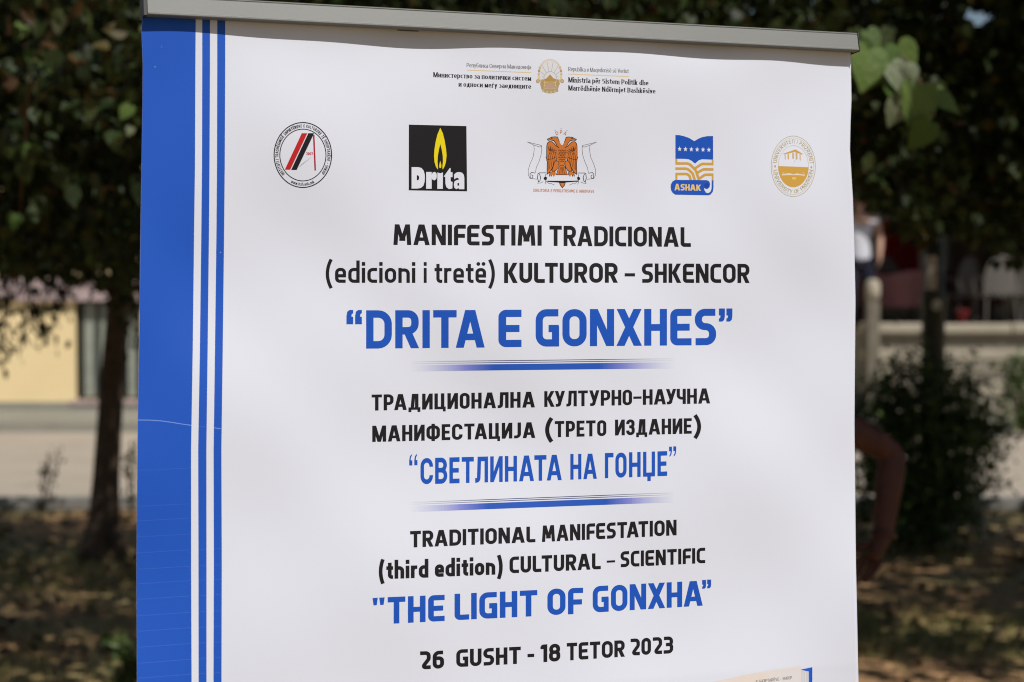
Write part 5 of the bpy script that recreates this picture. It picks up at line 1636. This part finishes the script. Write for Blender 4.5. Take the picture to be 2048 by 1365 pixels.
# round institute logo
f = Z(540, 240, 9.754); pr = Print('logo', 'round black outlined logo with red and black slanted bars and 2007', 12)
pr.ellipse(641, 688, 560, 633, 2.1, 'black', f, n=80); pr.ellipse(642, 688, 450, 505, 1.8, 'black', f, n=70)
pr.poly([(620, 262), (730, 262), (395, 975), (288, 975)], 'red', f); pr.poly([(748, 262), (862, 262), (520, 980), (412, 980)], 'black', f)
pr.poly([(838, 300), (868, 290), (897, 990), (868, 990)], 'dred', f); pr.poly([(555, 940), (620, 860), (830, 712), (640, 870)], 'grey', f)
lay = pr.lay
ring_text(pr, 'INSTITUTI I TRASHËGIMISË SHPIRTËRORE E KULTURORE TË SHQIPTARËVE – SHKUP', 641, 688, 477, 538, 60, -133, 131, 'black', f, w=20)
ring_text(pr, 'www.itsh.edu.mk', 641, 688, 545, 600, 62, 206, 155, 'black', f, inside=True, w=17)
a_, b2 = f(705, 690), f(838, 690); text(pr, '2007', a_[0], b2[0], a_[1], b2[1], 5.6, 5.6, 'red', 22)
pr.build(panel)

# black flame logo
f = Z(810, 240, 9.1); pr = Print('logo', 'black square logo with yellow flame and white word Drita', 14)
pr.poly([(70, 88), (1118, 115), (1130, 1303), (68, 1285)], 'black', f)
pr.poly([(642, 145), (690, 250), (722, 380), (748, 540), (757, 650), (745, 770), (720, 850), (685, 912), (680, 860), (690, 760), (688, 660), (668, 540), (642, 440), (618, 540), (597, 660), (592, 760), (600, 860), (600, 915), (562, 850), (537, 770), (528, 660), (536, 540), (558, 400), (590, 270)], 'yellow', f)
pr.poly([(642, 745), (662, 830), (656, 880), (642, 908), (628, 880), (622, 830)], 'yellow', f)
pr.poly([(120, 862), (240, 862), (300, 878), (342, 930), (360, 1000), (362, 1060), (356, 1130), (335, 1200), (290, 1240), (230, 1252), (120, 1252)], 'white', f)
pr.poly([(215, 1010), (240, 1012), (256, 1035), (258, 1065), (248, 1095), (215, 1105)], 'black', f)
pr.poly([(385, 950), (485, 950), (485, 1255), (385, 1255)], 'white', f)
pr.poly([(480, 1010), (505, 960), (540, 948), (570, 970), (580, 1020), (570, 1075), (540, 1102), (508, 1095), (480, 1060)], 'white', f)
pr.poly([(590, 960), (690, 960), (688, 1257), (588, 1257)], 'white', f); pr.disc(640, 925, 54, 48, 'black', f)
pr.poly([(703, 1037), (815, 878), (829, 880), (830, 955), (865, 955), (865, 1045), (830, 1045), (832, 1110), (845, 1128), (866, 1130), (862, 1250), (800, 1262), (752, 1225), (736, 1160), (733, 1037)], 'white', f)
pr.poly([(892, 1000), (930, 962), (985, 950), (1040, 965), (1072, 1005), (1080, 1060), (1080, 1264), (985, 1264), (972, 1242), (935, 1264), (900, 1240), (888, 1180), (902, 1120), (940, 1098), (978, 1092), (976, 1068), (955, 1056), (925, 1064), (895, 1085)], 'white', f)
pr.poly([(952, 1158), (985, 1148), (985, 1200), (958, 1198)], 'black', f)
pr.build(panel)

# double headed eagle logo
f = Z(1045, 250, 9.4125); pr = Print('logo', 'orange double headed eagle holding a paper scroll, outlined in black', 12)
CX = 742
for sx_ in (-1, 1):
    m_ = lambda x, y, s_=sx_: f(CX + s_ * x, y + (6 if s_ > 0 else 0) * .5)
    for pts in ([(650, 325), (400, 385), (385, 410), (420, 418), (520, 385), (650, 325)],): pr.stroke(pts, .9, 'dgrey', f=m_)
    pr.stroke([(385, 385), (380, 450), (390, 560), (430, 690), (480, 800), (500, 900)], .9, 'dgrey', f=m_)
    pr.stroke([(530, 385), (520, 460), (540, 600), (600, 740), (635, 850), (630, 950), (600, 1010), (560, 1010)], .9, 'dgrey', f=m_)
    pr.stroke([(500, 910), (575, 895), (600, 930), (595, 1000), (560, 1010), (545, 960), (575, 940)], 1.1, 'black', f=m_)
    pr.stroke([(470, 1025), (570, 1010)], .9, 'dgrey', f=m_)
    pr.stroke([(425, 920), (400, 990), (415, 1060), (440, 1070), (460, 1000), (450, 920), (425, 905)], 1.3, 'black', f=m_)
    pr.stroke([(300, 905), (430, 905)], 1.2, 'black', f=m_); pr.stroke([(440, 1070), (455, 1100), (400, 1095), (350, 1070)], .9, 'dgrey', f=m_)
    pr.disc(310, 1010, 34, 32, 'black', m_, 10); pr.stroke([(310, 930), (312, 1070), (300, 1120)], .9, 'black', f=m_); pr.stroke([(300, 1060), (240, 1110), (200, 1105), (140, 1135)], .9, 'dgrey', f=m_)
    # wing
    wing = [(60, 420), (110, 400), (150, 350), (190, 318), (240, 315), (272, 345), (285, 400), (287, 600), (300, 615), (285, 640), (285, 670), (275, 690), (280, 930), (235, 900), (200, 850), (165, 780), (140, 720), (100, 650), (80, 560)]
    pr.poly(wing, 'orange', m_); pr.stroke(wing, 1.4, 'black', closed=True, f=m_)
    for x0, x1 in ((110, 165), (150, 200), (190, 232), (228, 258)): pr.stroke([(x0, 520), (x0 + 28, 600), (x1, 760 + (x1 - 165))], .8, 'black', f=m_)
    for q in range(4):
        pr.stroke([(90 + q * 38, 470 - q * 24), (130 + q * 38, 500 - q * 8), (165 + q * 30, 470 - q * 20)], .8, 'black', f=m_); pr.stroke([(100 + q * 34, 510 - q * 26), (135 + q * 34, 535 - q * 16), (170 + q * 28, 505 - q * 22)], .7, 'black', f=m_)
    pr.stroke([(100, 600), (180, 640), (285, 655)], .9, 'black', f=m_); pr.stroke([(210, 400), (225, 470), (220, 560)], .7, 'black', f=m_)
    # neck and head
    hdp = [(10, 380), (45, 325), (62, 290), (80, 232), (130, 226), (195, 232), (240, 258), (272, 270), (262, 290), (210, 285), (150, 300), (115, 350), (85, 410), (40, 450), (0, 470), (0, 380)]
    pr.poly(hdp, 'orange', m_); pr.stroke(hdp[1:14], 1.3, 'black', f=m_); pr.disc(190, 252, 16, 10, 'black', m_, 8)
    for q in range(3): pr.stroke([(60 + q * 14, 330 + q * 28), (82 + q * 6, 350 + q * 28), (95, 345 + q * 30)], .6, 'brown', f=m_)
body_ = [(-85, 440), (85, 440), (100, 520), (90, 640), (60, 700), (40, 780), (-40, 780), (-60, 700), (-90, 640), (-100, 520)]
fb = lambda x, y: f(CX + x, y)
pr.poly(body_, 'orange', fb); pr.stroke(body_, .8, 'brown', closed=True, f=fb)
for j in range(7):
    for i in range(-2, 3):
        x = i * 30 + (15 if j % 2 else 0); y = 470 + j * 34
        if abs(x) < 82 - j * 5: pr.stroke([(x - 13, y), (x - 8, y + 16), (x, y + 21), (x + 8, y + 16), (x + 13, y)], .75, 'black', f=fb)
tail = [(-40, 770), (40, 770), (70, 830), (105, 940), (-105, 940), (-70, 830)]
pr.poly(tail, 'orange', fb); pr.stroke(tail, 1.0, 'black', closed=True, f=fb)
for x in (-50, -18, 18, 50): pr.stroke([(x * .5, 800), (x, 930)], .8, 'black', f=fb)
for sx_ in (-1, 1):
    m_ = lambda x, y, s_=sx_: f(CX + s_ * x, y)
    leg_ = [(60, 700), (100, 670), (140, 700), (165, 790), (190, 860), (160, 880), (110, 860), (70, 800), (55, 740)]
    pr.poly(leg_, 'orange', m_); pr.stroke(leg_, 1.1, 'black', closed=True, f=m_)
    foot = [(130, 880), (170, 870), (225, 905), (235, 960), (215, 950), (205, 1000), (185, 960), (160, 950), (130, 965), (125, 920)]
    pr.poly(foot, 'orange', m_); pr.stroke(foot, 1.1, 'black', closed=True, f=m_)
pr.poly([(-270, 950), (270, 950), (300, 1055), (-290, 1055)], 'white', fb)
for sx_ in (-1, 1):
    m_ = lambda x, y, s_=sx_: f(CX + s_ * x, y)
    for x in (150, 200, 228): pr.poly([(x - 12, 945), (x + 14, 945), (x + 2, 990)], 'black', m_)
pr.poly([(-260, 1052), (-80, 1060), (80, 1060), (300, 1050), (310, 1066), (60, 1084), (-60, 1084), (-280, 1070)], 'black', fb)
tl = [(-45, 1088), (65, 1088), (50, 1140), (12, 1185), (-25, 1140)]; pr.poly(tl, 'orange', fb); pr.stroke(tl, 1.1, 'black', closed=True, f=fb)
a_, b2 = f(207, 1262), f(1350, 1282); text(pr, 'DREJTORIA E PERGJITHSHME E ARKIVAVE', a_[0], b2[0], a_[1], b2[1], 6.0, 5.8, 'brown', 17, 'sq', 10)
for ch, x, y, rot in (('D', 660, 190, -22), ('P', 727, 172, 0), ('A', 792, 192, 22)):
    W_, P_ = glyph(ch, 15, 'sq'); c_, s_ = math.cos(R(rot)), math.sin(R(rot))
    for Q in glyph_quads(P_, 15, 'sq'):
        pr.quads([tuple(f(x + (gx - W_ / 2) * .72 * c_ + gy * .68 * s_, y + (gx - W_ / 2) * .72 * s_ - gy * .68 * c_) for gx, gy in q) for q in Q], 'brown')
for x, y in ((615, 102), (727, 75), (838, 108)): pr.disc(x, y, 11, 11, 'grey', f, 8)
pr.build(panel)

# blue and gold book logo
f = Z(1330, 260, 9.745); pr = Print('logo', 'blue and gold open book logo with six stars and ASHAK', 14)
pr.poly([(203, 103), (280, 105), (370, 125), (470, 160), (572, 222), (640, 180), (720, 145), (820, 125), (937, 122), (938, 583), (720, 575), (660, 595), (585, 660), (520, 605), (460, 575), (400, 568), (203, 565)], 'blue', f)
for i in range(6):
    cx_, cy_ = 285 + i * 114, 372 + i * 3
    pr.poly([(cx_ + (42 if k % 2 == 0 else 19) * math.sin(k * math.pi / 5), cy_ + 4 - (52 if k % 2 == 0 else 22) * math.cos(k * math.pi / 5)) for k in range(10)], 'white', f)
G_ = 'gold'
pr.poly([(203, 568), (242, 568), (242, 680), (203, 680)], G_, f); pr.poly([(912, 585), (945, 585), (945, 690), (912, 690)], G_, f)
sw = 5.2
pr.stroke(rounded([(203, 657), (470, 657, 120), (600, 790, 150), (665, 985)]), sw, G_, f=f)
pr.stroke(rounded([(203, 758), (440, 758, 120), (540, 850, 120), (582, 985)]), sw, G_, f=f)
pr.stroke(rounded([(203, 862), (430, 862, 60), (480, 900, 60), (503, 985)]), sw, G_, f=f)
pr.stroke(rounded([(945, 668), (720, 665, 90), (590, 750)]), sw, G_, f=f)
pr.stroke(rounded([(945, 773), (750, 770, 90), (635, 835, 30), (625, 860)]), sw, G_, f=f)
pr.stroke(rounded([(945, 876), (780, 875, 90), (670, 950, 30), (665, 985)]), sw, G_, f=f)
pr.poly([(203, 880), (242, 880), (242, 985), (203, 985)], G_, f); pr.poly([(912, 895), (945, 895), (945, 985), (912, 985)], G_, f)
pr.poly([(110, 1110), (118, 1060), (145, 1010), (190, 980), (230, 978), (820, 982), (865, 1010), (880, 1060), (868, 1120), (830, 1152), (790, 1150), (760, 1130), (770, 1180), (800, 1225), (840, 1235), (885, 1210), (908, 1150), (912, 985), (945, 985), (945, 1140), (930, 1210), (890, 1262), (840, 1277), (200, 1265), (150, 1230), (120, 1180)], 'blue', f)
pr.disc(812, 1085, 48, 46, 'navy', f, 16)
a_, b2 = f(185, 1180), f(700, 1190); text(pr, 'ASHAK', a_[0], b2[0], a_[1], b2[1], 13.2, 12.2, 'gold2', 21, 'sq', 9)
pr.build(panel)

# oval university seal
f = Z(1530, 265, 10.11); pr = Print('logo', 'thin gold round university seal with temple above a gold bowl and book', 12)
pr.ellipse(572, 688, 446, 612, 1.0, 'olive', f, n=80); pr.ellipse(572, 688, 415, 574, .6, 'lgold', f, n=80); pr.ellipse(575, 688, 305, 420, .7, 'lgold', f, n=60)
pr.poly([(268, 682)] + [(575 + 308 * math.cos(R(a)), 700 + 410 * math.sin(R(a))) for a in range(178, 2, -6)] + [(884, 708)], 'gold', f)
pr.poly([(355, 440), (618, 345), (770, 442), (740, 448), (612, 398), (400, 445)], 'gold', f)
for x0, x1, y0, y1 in ((398, 415, 450, 550), (458, 482, 440, 545), (552, 580, 420, 535), (630, 655, 415, 550), (700, 718, 440, 572)): pr.poly([(x0, y0), (x1, y0), (x1 + 2, y1), (x0 + 4, y1)], 'gold', f)
pr.stroke([(612, 405), (612, 560), (590, 620)], .6, 'lgold', f=f)
pr.poly([(335, 858), (400, 840), (500, 828), (575, 850), (650, 832), (740, 850), (808, 862), (805, 880), (700, 868), (575, 866), (450, 866), (345, 872)], 'cream', f)
pr.stroke([(345, 855), (390, 800)], .6, 'cream', f=f); pr.stroke([(800, 860), (760, 805)], .6, 'cream', f=f); pr.poly([(545, 908), (628, 912), (628, 955), (545, 952)], 'gold2', f)
pr.disc(205, 688, 17, 26, 'olive', f, 12); pr.disc(937, 708, 17, 26, 'olive', f, 12)
ring_text(pr, 'UNIVERSITETI I PRIZRENIT', 572, 688, 335, 465, 78, -82, 85, 'olive', f, w=13)
ring_text(pr, 'UNIVERSITY OF PRIZREN', 572, 688, 400, 548, 74, 262, 98, 'olive', f, inside=True, w=13)
pr.build(panel)

# top of the open book picture at the lower right
pr = Print('book_picture', 'top of a printed open book picture with blue cover corner', 22)
pr.poly([(1395, 1372), (1440, 1361), (1480, 1352), (1540, 1341), (1602, 1332), (1602, 1700), (1395, 1720)], (mat('ink_parchment', (0.61, 0.60, 0.63), .5, spec=.25, noise=(14, .2, (0.62, 0.54, 0.46)))))
pr.poly([(1602, 1340), (1617, 1343), (1617, 1690), (1602, 1695)], 'page')
pr.stroke([(1606, 1344), (1606, 1690)], .9, 'white'); pr.stroke([(1611, 1344), (1611, 1690)], .9, 'white')
pr.poly([(1601.5, 1339.6), (1624.5, 1334.8), (1625, 1690), (1618, 1692), (1617.5, 1343.5), (1610, 1342)], 'blue2')
pr.poly([(1621, 1337), (1624.6, 1334.8), (1625.1, 1690), (1622, 1691)], 'blue')
text(pr, 'E SHQIPTARËVE - SHKUP', 1512, 1584, 1367.4, 1358.6, 6.4, 6.2, 'dgrey', 14, 'sq', 10)
pr.build(panel)
print('banner width', (pb - pa).length, 'top z', pa.z, pb.z, 'tris', sum(len(o.data.polygons) for o in bpy.data.objects if o.type == 'MESH'))
